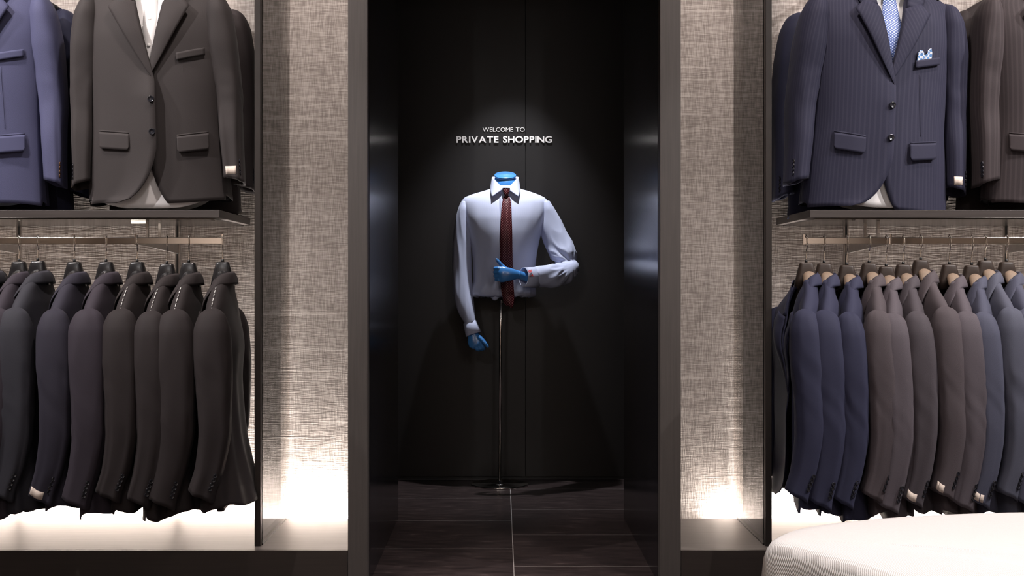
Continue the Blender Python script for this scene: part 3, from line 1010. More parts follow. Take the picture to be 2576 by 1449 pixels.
right = [
    (2028, 'c_navy', 0.52, -1, -.002, 'plain navy suit jacket nearest the glass partition on the right rail', dict(curv=0.045)),
    (2073, 'c_navy', 0.44, -1, -.004, 'plain navy suit jacket, second from the glass partition on the right rail', dict(curv=0.042)),
    (2130, 'c_navy', 0.48, -1, -.010, 'plain navy suit jacket beside the first taupe one on the right rail', dict(curv=0.042)),
    (2186, 'c_taupe', 0.48, 0, -.004, 'taupe suit jacket beside the navy ones on the right rail', dict(curv=0.030)),
    (2229, 'c_mauve', 0.40, -1, -.014, 'mauve grey suit jacket mostly hidden, fifth from the glass partition on the right rail', dict(curv=0.036)),
    (2272, 'c_taupe2', 0.46, 0, -.008, 'grey taupe suit jacket with sleeve label, sixth from the right rail partition', dict(curv=0.022, sleevelabel=(0.8, 'label'))),
    (2316, 'c_taupe', 0.48, 2, .006, 'taupe suit jacket hung highest in the middle of the right rail', dict(curv=0.000, sleevelabel=(0.7, 'label'))),
    (2388, 'c_mauve', 0.50, 0, -.008, 'mauve grey suit jacket beside the steel blue one on the right rail', dict(curv=0.020)),
    (2444, 'c_steel', 0.44, -2, -.010, 'steel blue suit jacket with sleeve label on the right rail', dict(curv=0.030, sleevelabel=(0.8, 'label'))),
    (2478, 'c_steel2', 0.46, 1, .004, 'blue grey suit jacket, tenth from the glass partition on the right rail', dict(curv=0.005)),
    (2532, 'c_steel', 0.48, 0, .000, 'steel blue suit jacket cut by the right picture edge on the right rail', dict(curv=0.015)),
]
for side, lst in (('left', left), ('right', right)):
    for i, (px, mt, th, yaw, dz, lab, ex) in enumerate(lst):
        x = (px - VX) / F * DR
        kw = dict(L=0.662 + 0.012 * ((i * 7) % 5 - 2) / 2, th=th, seed=i * 1.7 + (20 if side == 'right' else 0) + 1, flare=0.03, a_sleeve=((0.76, 0.80, 0.72) if side == 'left' else (0.68, 0.72, 0.64))[i % 3], sl=0.545 + 0.01 * ((i * 5) % 3 - 1),
                  group='suit jackets on the %s rail' % side, drop=0.0)
        kw.update(ex)
        hgroup = 'hangers on the %s rail' % side
        Jacket('suit_jacket', lab, 'jacket', M[mt], (x, DR, ZSNP + dz), ROT + math.radians(yaw), **kw)
        od = ('nearest', 'second from', 'third from', 'fourth from', 'fifth from', 'sixth from', 'seventh from', 'eighth from', 'ninth from', 'tenth from', 'eleventh from', 'twelfth from')[i]
        if side == 'left':
            rail_hanger('black plastic hanger %s the glass partition on the left rail' % od, hgroup, (x, DR, ZSNP + dz), ROT + math.radians(yaw), M['blackplastic'], M['blackplastic'], ex.get('curv', 0.0))
        else:
            rail_hanger('brown hanger %s the glass partition on the right rail' % od, hgroup, (x, DR, ZSNP + dz), ROT + math.radians(yaw), M['brownplastic'], M['tanwood'], ex.get('curv', 0.0))


def folded_trousers(label, mat, loc, rotz, L, seed, w=0.105, shift=0.0):
    """trousers folded over the hanger bar, their fold showing under the jacket hem"""
    t = empty('folded_trousers', loc, rotz); tag(t, label, 'trousers', 'trousers hung inside the rail jackets')
    V, UV = [], []
    nr, nc = 20, 28
    for j in range(nr):
        v = j / (nr - 1); z = -0.13 - (L - 0.13) * v
        for i in range(nc):
            a = 2 * math.pi * i / nc
            c, s_ = math.cos(a), math.sin(a)
            x = shift + w * math.copysign(abs(c) ** .4, c); y = 0.013 * math.copysign(abs(s_) ** .7, s_) + 0.006 * nz(x * 14, z * 2, 0, seed)
            V.append((x, y, z + 0.004 * nz(x * 25, 0, 1, seed) * v)); UV.append((x, z))
    Fc = grid_faces(nr, nc, True, flip=True); Fc.append(tuple(range(nc))); Fc.append(tuple((nr - 1) * nc + i for i in range(nc - 1, -1, -1)))
    mob('legs', V, Fc, mat, t, True, UV)


for side, idx, mt, dl, sh_, w_, lab in (('left', 0, 'c_soot', .020, -.02, .10, 'black trousers folded under the jacket nearest the left partition'),
                                 ('left', 2, 'c_soot', .012, .02, .09, 'black trousers folded under the third jacket of the left rail'),
                                 ('left', 4, 'c_plum', .018, -.03, .10, 'dark plum trousers folded under the fifth jacket of the left rail'),
                                 ('left', 6, 'c_slate', .022, .0, .10, 'dark slate trousers folded under the seventh jacket of the left rail'),
                                 ('right', 1, 'c_navy', .024, -.02, .09, 'navy trousers folded under the second jacket of the right rail'),
                                 ('right', 3, 'c_taupe', .014, .0, .10, 'taupe trousers folded under the fourth jacket of the right rail'),
                                 ('right', 5, 'c_taupe2', .020, -.02, .10, 'grey taupe trousers folded under the sixth jacket of the right rail')):
    px, _, _, yaw, dz, _, _ = (left if side == 'left' else right)[idx]
    folded_trousers(lab, M[mt], ((px - VX) / F * DR, DR, ZSNP + dz), ROT + math.radians(yaw), 0.662 + dl, idx * 3.1, w_, sh_)

# ------------------------------------------------------------------ face-out jackets above the shelves
DF = 4.075


def shirt_insert(label, mat, loc, L=0.74, seed=3.0, tie=None, tielabel=None, rotz=0.0):
    """shirt seen inside an open jacket"""
    r = empty('dress_shirt', loc, rotz); tag(r, label, 'shirt')
    T = [(0.012, .060, .044, .044), (-.030, .095, .040, .038), (-.080, .150, .040, .036), (-.125, .178, .048, .042), (-.2, .186, .074, .065), (-.45, .182, .074, .064), (-L, .188, .076, .068)]
    tab = pchip([t[0] for t in T], [list(t[1:]) for t in T])
    nr, nc = 44, 72
    V, UV = [], []
    def sp(a, z, off=0.0):
        w, f, b = tab(z)
        sn, cs = math.sin(a), math.cos(a)
        return Vector(((w + off) * math.copysign(abs(sn) ** .9, sn), -math.copysign(abs(cs) ** .9, cs) * ((f if cs > 0 else b) + off + 0.003 * nz(a * 4, z * 3, 0, seed)), z))
    for j in range(nr):
        v = j / (nr - 1)
        for i in range(nc):
            a = 2 * math.pi * i / nc
            hem = -L + 0.045 * abs(math.sin(a)) ** 3
            z = hem + (0.012 - hem) * v
            V.append(sp(a, z)); UV.append((a * .16, z))
    mob('body', V, grid_faces(nr, nc, True), mat, r, True, UV, sol=0.0014, off=-1)
    # collar leaves
    Fk = pchip([0, .5, .8, 1], [[0, .045, .045], [.060, .0, .042], [.045, -.040, .018], [.010, -.054, -.010]])
    Ok = pchip([0, .5, .8, 1], [[0, .056, .005], [.078, .0, .000], [.074, -.045, -.025], [.052, -.060, -.062]])
    V, UV = [], []
    nc, rows = 41, 7
    for q in range(rows):
        for c in range(nc):
            t = c / (nc - 1) * 2 - 1; sg = 1 if t >= 0 else -1
            f, o = Fk(abs(t)), Ok(abs(t)); u = q / (rows - 1)
            p = f * (1 - u) + o * u
            V.append((p[0] * sg, p[1] - 0.004 * math.sin(math.pi * u), p[2])); UV.append((t * .2, u * .05))
    mob('collar', V, grid_faces(rows, nc), mat, r, True, UV, sol=0.002, off=0)
    # placket and buttons
    V, UV = [], []
    for j in range(24):
        z = -0.03 - 0.62 * j / 23
        for i, x in enumerate((-.016, 0, .016)):
            w = tab(z)[0]; a = math.asin(x / w)
            V.append(sp(a, z, .0018)); UV.append((x, z))
    pk = mob('placket', V, grid_faces(24, 3), mat, r, True, UV, sol=0.0012, off=0)
    for j in range(6):
        z = -0.075 - 0.085 * j
        v, f = lathe_data([(0.0, .0012), (.0050, .0012), (.0055, 0.0), (.0055, -.0006)], 12)
        c = sp(0, z, .0035)
        mob('shirt_button', [c + Vector((p[0], -p[2], p[1])) for p in v], f, M['thread'], pk, True)
    if tie:
        t = empty('necktie', loc, rotz); tag(t, tielabel, 'tie')
        kn = []
        prof = [(-.006, .021, .013), (-.02, .019, .013), (-.038, .0125, .011), (-.044, .0095, .006)]
        V = []; n = 20; UV = []
        for z, a, b in prof:
            for j in range(n):
                q = 2 * math.pi * j / n
                V.append((a * math.cos(q), -.062 + b * math.sin(q), z)); UV.append((a * math.cos(q), z))
        Fc = grid_faces(4, n, True); Fc.append(tuple(range(n))); Fc.append(tuple(3 * n + j for j in range(n - 1, -1, -1)))
        mob('knot', V, Fc, tie, t, True, UV)
        V, UV = [], []
        for j in range(30):
            v = j / 29; z = -.040 - .44 * v
            hw = .012 + .030 * min(v * 1.6, 1)
            for i in range(7):
                u = i / 6 * 2 - 1
                p = sp(math.asin(hw * u / tab(z)[0]), z, .006 + .003 * (1 - u * u))
                V.append(p); UV.append((hw * u, z))
        mob('blade', V, grid_faces(30, 7), tie, t, True, UV, sol=0.002, off=0)
    return r


def faceout_arm(x, lab):
    p = empty('faceout_arm', (x, DW, 1.97)); tag(p, lab, 'bracket', 'face-out arms above the shelves')
    box('arm', x - 0.006, x + 0.006, 3.93, DW - 0.009, 1.962, 1.978, M['chrome'], p, bevel=0.001)
    box('end_stop', x - 0.006, x + 0.006, 3.925, 3.93, 1.962, 1.995, M['chrome'], p, bevel=0.001)


def display_hanger(label, loc, rotz=0.0):
    h = empty('suit_hanger', loc, rotz); tag(h, label, 'hanger', 'hangers of the displayed jackets')
    for sg in (-1, 1):
        v, f = tube_data([(0, 0, .02), (sg * .07, 0.0, -.006), (sg * .13, 0, -.034), (sg * .172, 0, -.058)], [.018, .016, .016, .014], [.012, .011, .012, .011], 12, side=(0, 1, 0), samples=10)
        mob('wing', v, f, M['blackplastic'], h, True)
    dz = 1.978 - loc[2]
    pts = [(0, 0, .015), (0, 0, dz - .02), (0.012, 0, dz - .005), (0.011, 0, dz + .01), (0, 0, dz + .003), (-0.010, 0, dz - .004)]
    v, f = tube_data(pts, 0.0019, n=8, samples=24)
    mob('hook', v, f, M['chrome'], h, True)


for k, lab in (('L1', 'chrome arm holding the charcoal jacket above the left shelf'), ('L2', 'chrome arm holding the mid blue jacket at the far left'),
               ('R1', 'chrome arm holding the navy striped jacket above the right shelf'), ('R2', 'chrome arm holding the brown striped jacket at the far right')):
    faceout_arm(UP[k], lab)

G = 'face-out suit jackets above the shelves'
ZF = 1.885
# left: charcoal jacket in front, a black one behind it
xb = UP['L1'] + 0.005
Jacket('suit_jacket', 'charcoal brown suit jacket displayed face-out with white shirt, above the left shelf', 'jacket', M['c_black'], (xb, DF - 0.03, ZF), math.radians(5), L=0.715,
       seed=4.2, face=True, lift=0.022, group=G, sl=0.60, cuffl=True, cuffr=True, sleevelabel=(0.75, 'label'), buttons='button', sw=0.212, sleeve_out=0.012, tilt=math.radians(-2.0), cuff_shift=-0.012)
shirt_insert('white dress shirt inside the charcoal face-out jacket', M['shirtwhite'], (xb + 0.004, DF - 0.028, ZF + 0.012), 0.755, rotz=math.radians(4))
display_hanger('hanger inside the charcoal face-out jacket', (xb, DF - 0.03, ZF))
Jacket('suit_jacket', 'black suit jacket hung right behind the charcoal face-out jacket', 'jacket', M['c_soot'], (xb + 0.032, DF + 0.135, ZF - 0.012), math.radians(4), L=0.73, th=0.72,
       seed=5.4, face=True, group=G, sl=0.595, cuffl=True, buttons='button', sw=0.212, sleeve_out=0.012, cuff_shift=-0.01)
display_hanger('hanger inside the black jacket behind the charcoal one', (xb + 0.03, DF + 0.135, ZF - 0.012))
# far left: blue jacket
xb = UP['L2'] - 0.005
Jacket('suit_jacket', 'mid blue suit jacket displayed face-out at the left picture edge', 'jacket', M['c_blue'], (xb, DF - 0.03, ZF), math.radians(4), L=0.72, seed=6.3, face=True, group=G,
       sl=0.60, cuffl=True, buttons='hornbutton', sw=0.215, sleeve_out=0.02, cuff_shift=-0.012)
shirt_insert('pale blue dress shirt inside the mid blue face-out jacket', M['shirtblue'], (xb, DF - 0.028, ZF + 0.012), 0.74, 4.0)
display_hanger('hanger inside the mid blue face-out jacket', (xb, DF - 0.03, ZF))
Jacket('suit_jacket', 'deep blue suit jacket hung right behind the mid blue face-out one', 'jacket', M['c_bluedk'], (xb + 0.025, DF + 0.135, ZF - 0.012), math.radians(4), L=0.735, th=0.72,
       seed=7.7, face=True, group=G, sl=0.61, cuffl=True, buttons='hornbutton', sw=0.215, sleeve_out=0.02, sleevelabel=(0.75, 'label'), cuff_shift=-0.01)
display_hanger('hanger inside the deep blue jacket behind the mid blue one', (xb + 0.025, DF + 0.135, ZF - 0.012))
# right: navy stripe
xb = UP['R1'] + 0.03
jn = Jacket('suit_jacket', 'navy striped suit jacket with blue tie displayed face-out above the right shelf', 'jacket', M['c_navystripe'], (xb, DF - 0.03, ZF - 0.018), math.radians(7), L=0.72, seed=8.8,
            face=True, group=G, sl=0.595, cuffl=True, cuffr=True, sw=0.232, sleeve_out=0.02, tilt=math.radians(3.0), sleevelabel=(0.55, 'label'), cuff_shift=-0.012)
shirt_insert('white dress shirt inside the navy striped face-out jacket', M['shirtwhite'], (xb, DF - 0.028, ZF - 0.006), 0.735, 5.0, M['tie_blue'], 'blue dotted necktie in the navy striped jacket', rotz=math.radians(6))
display_hanger('hanger inside the navy striped face-out jacket', (xb, DF - 0.03, ZF - 0.018))
Jacket('suit_jacket', 'dark navy suit jacket hung right behind the navy striped one', 'jacket', M['c_bluedk'], (xb - 0.035, DF + 0.135, ZF - 0.03), math.radians(6), L=0.725, th=0.72, seed=9.9, face=True, group=G,
       sl=0.605, cuffl=False, cuffr=True, sw=0.232, sleeve_out=0.02, cuff_shift=-0.01)
display_hanger('hanger inside the dark navy jacket behind the striped one', (xb - 0.035, DF + 0.135, ZF - 0.03))
# pocket square
ps = empty('pocket_square', jn.root.location, jn.root.rotation_euler.z); ps.rotation_euler = jn.root.rotation_euler
tag(ps, 'white and blue silk pocket square in the navy striped jacket', 'pocket square')
V, UV = [], []
for j in range(10):
    for i in range(22):
        u = i / 21; v = j / 9
        x = 0.082 + 0.052 * u; z = -0.268 + 0.016 * u + v * (0.030 + 0.012 * math.sin(u * 9.0) * (1 - abs(u - .4)))  - 0.012 * (u > .9)
        V.append(jn.front(x, z, 0.0015 + 0.006 * v * (1 + math.sin(u * 23)) * .6)); UV.append((x, z))
mob('silk', V, grid_faces(10, 22), M['square'], ps, True, UV, sol=0.0012, off=0)
# far right: brown stripe
xb = UP['R2'] + 0.01
Jacket('suit_jacket', 'dark brown striped suit jacket displayed face-out at the right picture edge', 'jacket', M['c_brownstripe'], (xb, DF - 0.03, ZF - 0.012), math.radians(4), L=0.705, seed=11.1, face=True, group=G,
       sl=0.59, cuffr=True, cuffl=False, sw=0.215, sleeve_out=-0.005, cuff_shift=-0.012)
shirt_insert('white dress shirt inside the brown striped face-out jacket', M['shirtwhite'], (xb, DF - 0.028, ZF), 0.71, 6.0)
display_hanger('hanger inside the brown striped face-out jacket', (xb, DF - 0.03, ZF - 0.012))
Jacket('suit_jacket', 'black brown suit jacket hung right behind the brown striped one', 'jacket', M['c_soot'], (xb - 0.03, DF + 0.135, ZF - 0.02), math.radians(3), L=0.725, th=0.72, seed=12.5, face=True, group=G,
       sl=0.60, cuffr=True, cuffl=False, sw=0.215, sleeve_out=0.0)
display_hanger('hanger inside the black brown jacket behind the brown striped one', (xb - 0.03, DF + 0.135, ZF - 0.02))

# ------------------------------------------------------------------ mannequin in the niche
DM = 5.72
S = F / DM
mbase = Vector(((1257 - VX) / S, DM + 0.02, 0))
mq = empty('mannequin', mbase)
tag(mq, 'headless blue half-body mannequin on a slim chrome stand in the niche', 'mannequin')
v, f = lathe_data([(0.0, 0.0), (0.128, 0.0), (0.130, 0.002), (0.130, 0.006), (0.127, 0.008), (0.012, 0.008), (0.011, 0.02), (0.0, 0.02)], 64, mbase)
mob('base_plate', v, f, M['chrome'], mq)
topz = P(1261, 740, DM).z
v, f = tube_data([mbase + Vector((0, 0, 0.01)), mbase + Vector((0.004, 0, 0.7)), Vector((P(1262, 740, DM).x, DM + .01, topz + 0.05))], 0.0066, n=20)
mob('pole', v, f, M['satin'], mq)
v, f = lathe_data([(0.0075, 0), (0.0105, 0.001), (0.0105, 0.018), (0.0075, 0.02)], 20, (P(1262, 740, DM).x, DM + .01, P(1261, 762, DM).z))
mob('clamp', v, f, M['steel'], mq)
# neck with slanted cap
cx = (1271 - VX) / S
def ringpts(c, r, tilt, n=40):
    out = []
    for j in range(n):
        a = 2 * math.pi * j / n
        x, y = r * math.cos(a), r * math.sin(a)
        out.append(Vector(c) + Vector((x, y * math.cos(tilt), y * math.sin(tilt))))
    return out
V = []
TL = math.radians(23)
ncap = Vector((cx, DM - 0.008, P(0, 441, DM).z))
rings = [(Vector((cx, DM + 0.0, P(0, 500, DM).z)), .075, 0), (Vector((cx, DM, P(0, 478, DM).z)), .058, .1), (Vector((cx, DM - .002, P(0, 462, DM).z)), .050, .22), (ncap - Vector((0, 0, .009)), .0465, TL)]
for c, r, t in rings: V += ringpts(c, r, t)
Fc = grid_faces(len(rings), 40, True); Fc.append(tuple(range(39, -1, -1))); Fc.append(tuple(3 * 40 + j for j in range(40)))
mob('neck', V, Fc, M['blue'], mq)
V = []
nrm = Vector((0, -math.sin(TL), math.cos(TL)))
for off_, r in ((-.0085, .0465), (-.006, .0487), (.0, .0490), (.0018, .0478), (.0018, .001)):
    V += ringpts(ncap + nrm * off_, r, TL)
Fc = grid_faces(5, 40, True); Fc.append(tuple(range(39, -1, -1)))
mob('neck_cap', V, Fc, M['blue'], mq)


# hands ---------------------------------------------------------------
def capsule(pts, rad, n=12):
    """tube with rounded ends"""
    pts = [Vector(p) for p in pts]
    rad = [rad] * len(pts) if isinstance(rad, (int, float)) else list(rad)
    d0 = (pts[0] - pts[1]).normalized(); d1 = (pts[-1] - pts[-2]).normalized()
    q = [pts[0] + d0 * rad[0] * .95, pts[0] + d0 * rad[0] * .7] + pts + [pts[-1] + d1 * rad[-1] * .7, pts[-1] + d1 * rad[-1] * .95]
    r = [rad[0] * .25, rad[0] * .72] + rad + [rad[-1] * .72, rad[-1] * .25]
    return tube_data(q, r, n=n)


# fist across the chest: back of the hand to the viewer, thumb up
DH = 5.475
def Q(px, py, dd=0.0): return P(px, py, DH + dd)
parts = []
parts.append(tube_data([Q(1336, 701, .025), Q(1320, 696, .018), Q(1309, 692, .010), Q(1303, 691, .008), Q(1290, 690.5, .003), Q(1275, 690, 0), Q(1262, 690.5, .001), Q(1257, 691, .004), Q(1255.5, 691, .006)],
                       [.020, .0185, .017, .0185, .025, .031, .0345, .034, .029], [.018, .016, .014, .0135, .0145, .0155, .0155, .014, .009], 28, side=(0, 0, 1), samples=26))
for i in range(4):
    y = 675.5 + i * 9.3
    xk = 1244.5 + (0.0, -.6, 0.4, 2.0)[i]
    rr = (.0085, .0088, .0085, .0076)[i]
    parts.append(capsule([Q(1262, y + (i - 1.5) * -0.2, .002), Q(1253, y, -.001), Q(xk + 1.5, y, .004), Q(xk + .5, y + .3, .016), Q(xk + 4, y + .6, .030), Q(xk + 13, y + .6, .034)], [rr * 1.05, rr, rr, rr, rr * .95, rr * .85]))
parts.append(capsule([Q(1275, 680, .012), Q(1266, 672.5, .012), Q(1259.5, 665, .009), Q(1254, 658.5, .007), Q(1249.5, 653, .006)], [.0125, .0105, .0085, .0075, .0062]))
# ridge where the hand joins the wrist
remeshed('hand', merge(*parts), M['blue'], mq, 0.0021, 3)
v, f = tube_data([Q(1307.5, 691.7, .009), Q(1305.0, 691.2, .0085)], [.0188, .0188], [.0156, .0156], 32, side=(0, 0, 1))
mob('wrist_joint', v, f, M['blue'], mq)

# hanging hand
DH = 5.665
parts = [tube_data([Q(1187, 822, .004), Q(1189.5, 836, .002), Q(1191.5, 844, .0), Q(1195.5, 856, -.003), Q(1199.5, 866, -.004), Q(1201, 870, -.003)],
                   [.021, .0215, .027, .0355, .036, .029], [.016, .0155, .0155, .0155, .015, .011], 28, side=(1, 0, -.3), samples=22)]
for i, (x0, y0, x1, y1, x2, y2) in enumerate(((1186.5, 866, 1189.5, 873, 1195, 875), (1194, 868, 1199.5, 878, 1204.5, 880.5), (1201.5, 867.5, 1208, 877, 1212, 879), (1209, 865, 1215, 873.5, 1217.5, 877))):
    parts.append(capsule([Q(x0 - 2, y0 - 4, 0), Q(x0, y0, -.006), Q(x1, y1, -.004), Q(x2, y2, .008), Q(x2 + 1, y2 + .5, .022)], [.0095, .0092, .0085, .0078, .0068]))
parts.append(capsule([Q(1205, 848, -.008), Q(1214, 856, -.016), Q(1221, 864, -.020), Q(1226.5, 872, -.018)], [.0115, .0098, .0082, .0066]))
remeshed('hand', merge(*parts), M['blue'], mq, 0.0021, 3)

# shirt ---------------------------------------------------------------
sh = empty('dress_shirt', (cx, DM, P(0, 745, DM).z))
tag(sh, 'pale blue long-sleeved dress shirt on the headless mannequin', 'shirt')
rows = [(468, 1243, 1300, .052, .060), (474, 1236, 1306, .058, .062), (482, 1212, 1332, .062, .063), (491, 1182, 1357, .066, .066), (499, 1166, 1372, .074, .073), (510, 1161, 1378, .086, .081),
        (530, 1163, 1377, .102, .092), (555, 1168, 1372, .115, .098), (590, 1179, 1361, .121, .098), (630, 1187, 1352, .117, .092), (665, 1190, 1347, .109, .087), (700, 1190, 1345, .103, .085), (725, 1185, 1347, .102, .086),
        (738, 1183, 1349, .100, .085), (745, 1187, 1346, .092, .079), (747, 1200, 1330, .075, .06)]
rt = pchip([r[0] for r in rows], [list(r[1:]) for r in rows])
def torso(a, py, off=0.0, raw=False):
    l, r, f_, b_ = rt(py)
    w = (r - l) / 2 / S; c = ((l + r) / 2 - VX) / S
    sn, cs = math.sin(a), math.cos(a)
    x = w * math.copysign(abs(sn) ** .92, sn); y = -math.copysign(abs(cs) ** .92, cs) * (f_ if cs > 0 else b_)
    q = min(max((py - 600) / 140, 0), 1)
    wv = 0.0 if raw else (.0025 + .0045 * q) * nz(a * 3.2 + (py - 500) * .004, py * .006, 2.0, 3.3) + .004 * q * q * nz(a * 8, py * .02, 0, 5.0)
    z = H + (VY - py) / S
    if not raw and py > 720: z += .006 * nz(a * 5, 1, 1, 7.7) * (py - 720) / 25
    n = Vector((sn, -cs, 0))
    return Vector((c + x, DM + y, z)) + n * (off + wv)
V, UV = [], []
nr, nc = 90, 128
for j in range(nr):
    py = 468 + (747 - 468) * j / (nr - 1)
    for i in range(nc):
        a = 2 * math.pi * i / nc
        V.append(torso(a, py)); UV.append((a * .16, -py / S))
mob('body', V, grid_faces(nr, nc, True, flip=True), M['shirt'], sh, uvs=UV, sol=0.0012, off=-1)
# loose shirt tails hanging behind
V, UV = [], []
for j in range(6):
    for i in range(20):
        u = i / 19; v_ = j / 5
        p = torso(-0.45 + 0.38 * u, 742, -0.018)
        V.append(p + Vector((0, .02 * v_, -.022 * v_ * math.sin(math.pi * u) - .002))); UV.append((u * .1, v_ * .03))
mob('tail', V, grid_faces(6, 20), M['shirt'], sh, uvs=UV, sol=0.001, off=0)

def ridged(x, y, z, seed):
    return (1 - abs(nz(x, y, z, seed)) * 2.2)
def wr_sleeve(v):
    return 0.0050 * nz(v.x * 30, v.y * 26, v.z * 3.0, 2.0) + 0.0022 * ridged(v.x * 42 + v.z * 3, v.y * 30, v.z * 4.5, 3.0) - .001
def wr_bent(v):
    # creases run from the elbow along the upper arm and across the forearm
    e = Vector((P(1440, 668, DM).x, 0, P(1440, 668, DM).z)); d = Vector((v.x - e.x, 0, v.z - e.z))
    an = math.atan2(d.z, d.x); rr = d.length
    k = math.exp(-((rr - .07) / .09) ** 2) * min(rr / .06, 1) ** 2
    return k * (0.011 * ridged(an * 3.1, rr * 7, v.y * 9, 4.0) - .003) + 0.0035 * nz(v.x * 24 + v.z * 9, v.y * 22, v.z * 9, 6.0)
# hanging arm
DH = DM
px_ = 1 / S
parts = [tube_data([Q(1172, 507, .0), Q(1168, 530, .0), Q(1164.5, 570, 0), Q(1162, 630, -.005), Q(1162, 690, -.012), Q(1165, 740, -.025), Q(1173, 780, -.038), Q(1180, 804, -.046), Q(1183, 815, -.048)],
                   [11 * px_, 17 * px_, 22 * px_, 23.5 * px_, 24 * px_, 24 * px_, 20.5 * px_, 16.5 * px_, 15 * px_], [.042, .056, .060, .056, .052, .048, .042, .034, .030], 36, side=(1, 0, 0), samples=60)]
remeshed('sleeve', merge(*parts), M['shirt'], sh, 0.0045, 4, wr_sleeve)
def cuff(p0, p1, r0, r1, q0, q1, side, name='cuff'):
    V, Fc = tube_data([p0, (Vector(p0) + Vector(p1)) / 2, p1], [r0, (r0 + r1) / 2, r1], [q0, (q0 + q1) / 2, q1], 40, caps=False, side=side)
    k = len(V) // 3
    return mob(name, V, Fc, M['shirt'], sh, sol=0.0028, off=0)
cuff(Q(1181.8, 810, -.047), Q(1191.5, 841.5, -.055), .0285, .0345, .031, .031, (1, 0, -.25))
# bent arm
DH = DM
up = tube_data([Q(1372, 507, .0), Q(1377, 530, .0), Q(1387, 570, -.002), Q(1402, 610, -.012), Q(1420, 645, -.03), Q(1432, 664, -.045), Q(1437, 672, -.055)],
               [11 * px_, 19 * px_, 29 * px_, 32 * px_, 30 * px_, 22 * px_, 14 * px_], [.042, .056, .060, .058, .056, .046, .030], 36, side=(1, 0, .35), samples=40)
lo = tube_data([Q(1442, 662, -.045), Q(1433, 675, -.065), Q(1412, 690, -.095), Q(1388, 695, -.135), Q(1365, 696, -.170), Q(1350, 697, -.192), Q(1343, 698, -.203)],
               [13 * px_, 22 * px_, 25.5 * px_, 27 * px_, 25 * px_, 24 * px_, 22 * px_], [.030, .044, .048, .046, .042, .038, .034], 36, side=(0, 0, 1), samples=40)
remeshed('sleeve', merge(up, lo), M['shirt'], sh, 0.0045, 3, wr_bent)
cuff_l = cuff(Q(1350, 698, -.188), Q(1317, 697, -.232), 25 * px_, 22.5 * px_, .036, .033, (0.12, 0, 1))

# collar
def collar_keys(sgn):
    fx = (lambda px: px)
    Fk = pchip([0, .25, .5, .75, 1], [[1271, 441, .064], [1271 + sgn * 24, 442, .045], [1271 + sgn * 33, 446, -.002], [1271 + sgn * 24, 457, -.046], [1271 + sgn * 4.5, 478, -.070]])
    Ok = pchip([0, .25, .5, .75, 1], [[1271, 466, .074], [1271 + sgn * 28, 466, .055], [1271 + sgn * 36.5, 468, .0], [1271 + sgn * 37, 482, -.052], [1271 + sgn * 33, 498.5, -.094]])
    return Fk, Ok
for sgn in (-1, 1):
    Fk, Ok = collar_keys(sgn)
    V, UV = [], []
    rows_, cols_ = 9, 30
    for r in range(rows_):
        u = r / (rows_ - 1)
        for c in range(cols_):
            t = c / (cols_ - 1)
            f_, o_ = Fk(t), Ok(t)
            q = f_ * (1 - u) + o_ * u
            p = P(q[0], q[1], DM)
            p = Vector(((q[0] - VX) / S, DM + q[2] - .004 * math.sin(math.pi * u), H + (VY - q[1]) / S))
            V.append(p); UV.append((t * .2, u * .05))
    mob('collar_leaf', V, grid_faces(rows_, cols_, flip=(sgn < 0)), M['shirtwhite'] if False else M['shirt'], sh, uvs=UV, sol=0.0024, off=0)
# collar stand
V, UV = [], []
for r in range(4):
    for c in range(49):
        t = c / 48 * 2 - 1; sgn = 1 if t >= 0 else -1
        Fk, Ok = collar_keys(sgn)
        q = Fk(abs(t))
        k = r / 3
        V.append(Vector((((q[0] - VX) / S) , DM + q[2] * (1.0 + .06 * k), H + (VY - (q[1] + 24 * k * (1 - .55 * abs(t)))) / S))); UV.append((t, k))
mob('collar_stand', V, grid_faces(4, 49), M['shirt'], sh, uvs=UV, sol=0.002, off=0)
# placket
V, UV = [], []
for j in range(50):
    py = 482 + (744 - 482) * j / 49
    for i in range(3):
        a = (i - 1) * .12 + .02
        V.append(torso(a, py, .0016)); UV.append((a * .16, -py / S))
mob('placket', V, grid_faces(50, 3), M['shirt'], sh, uvs=UV, sol=0.001, off=0)

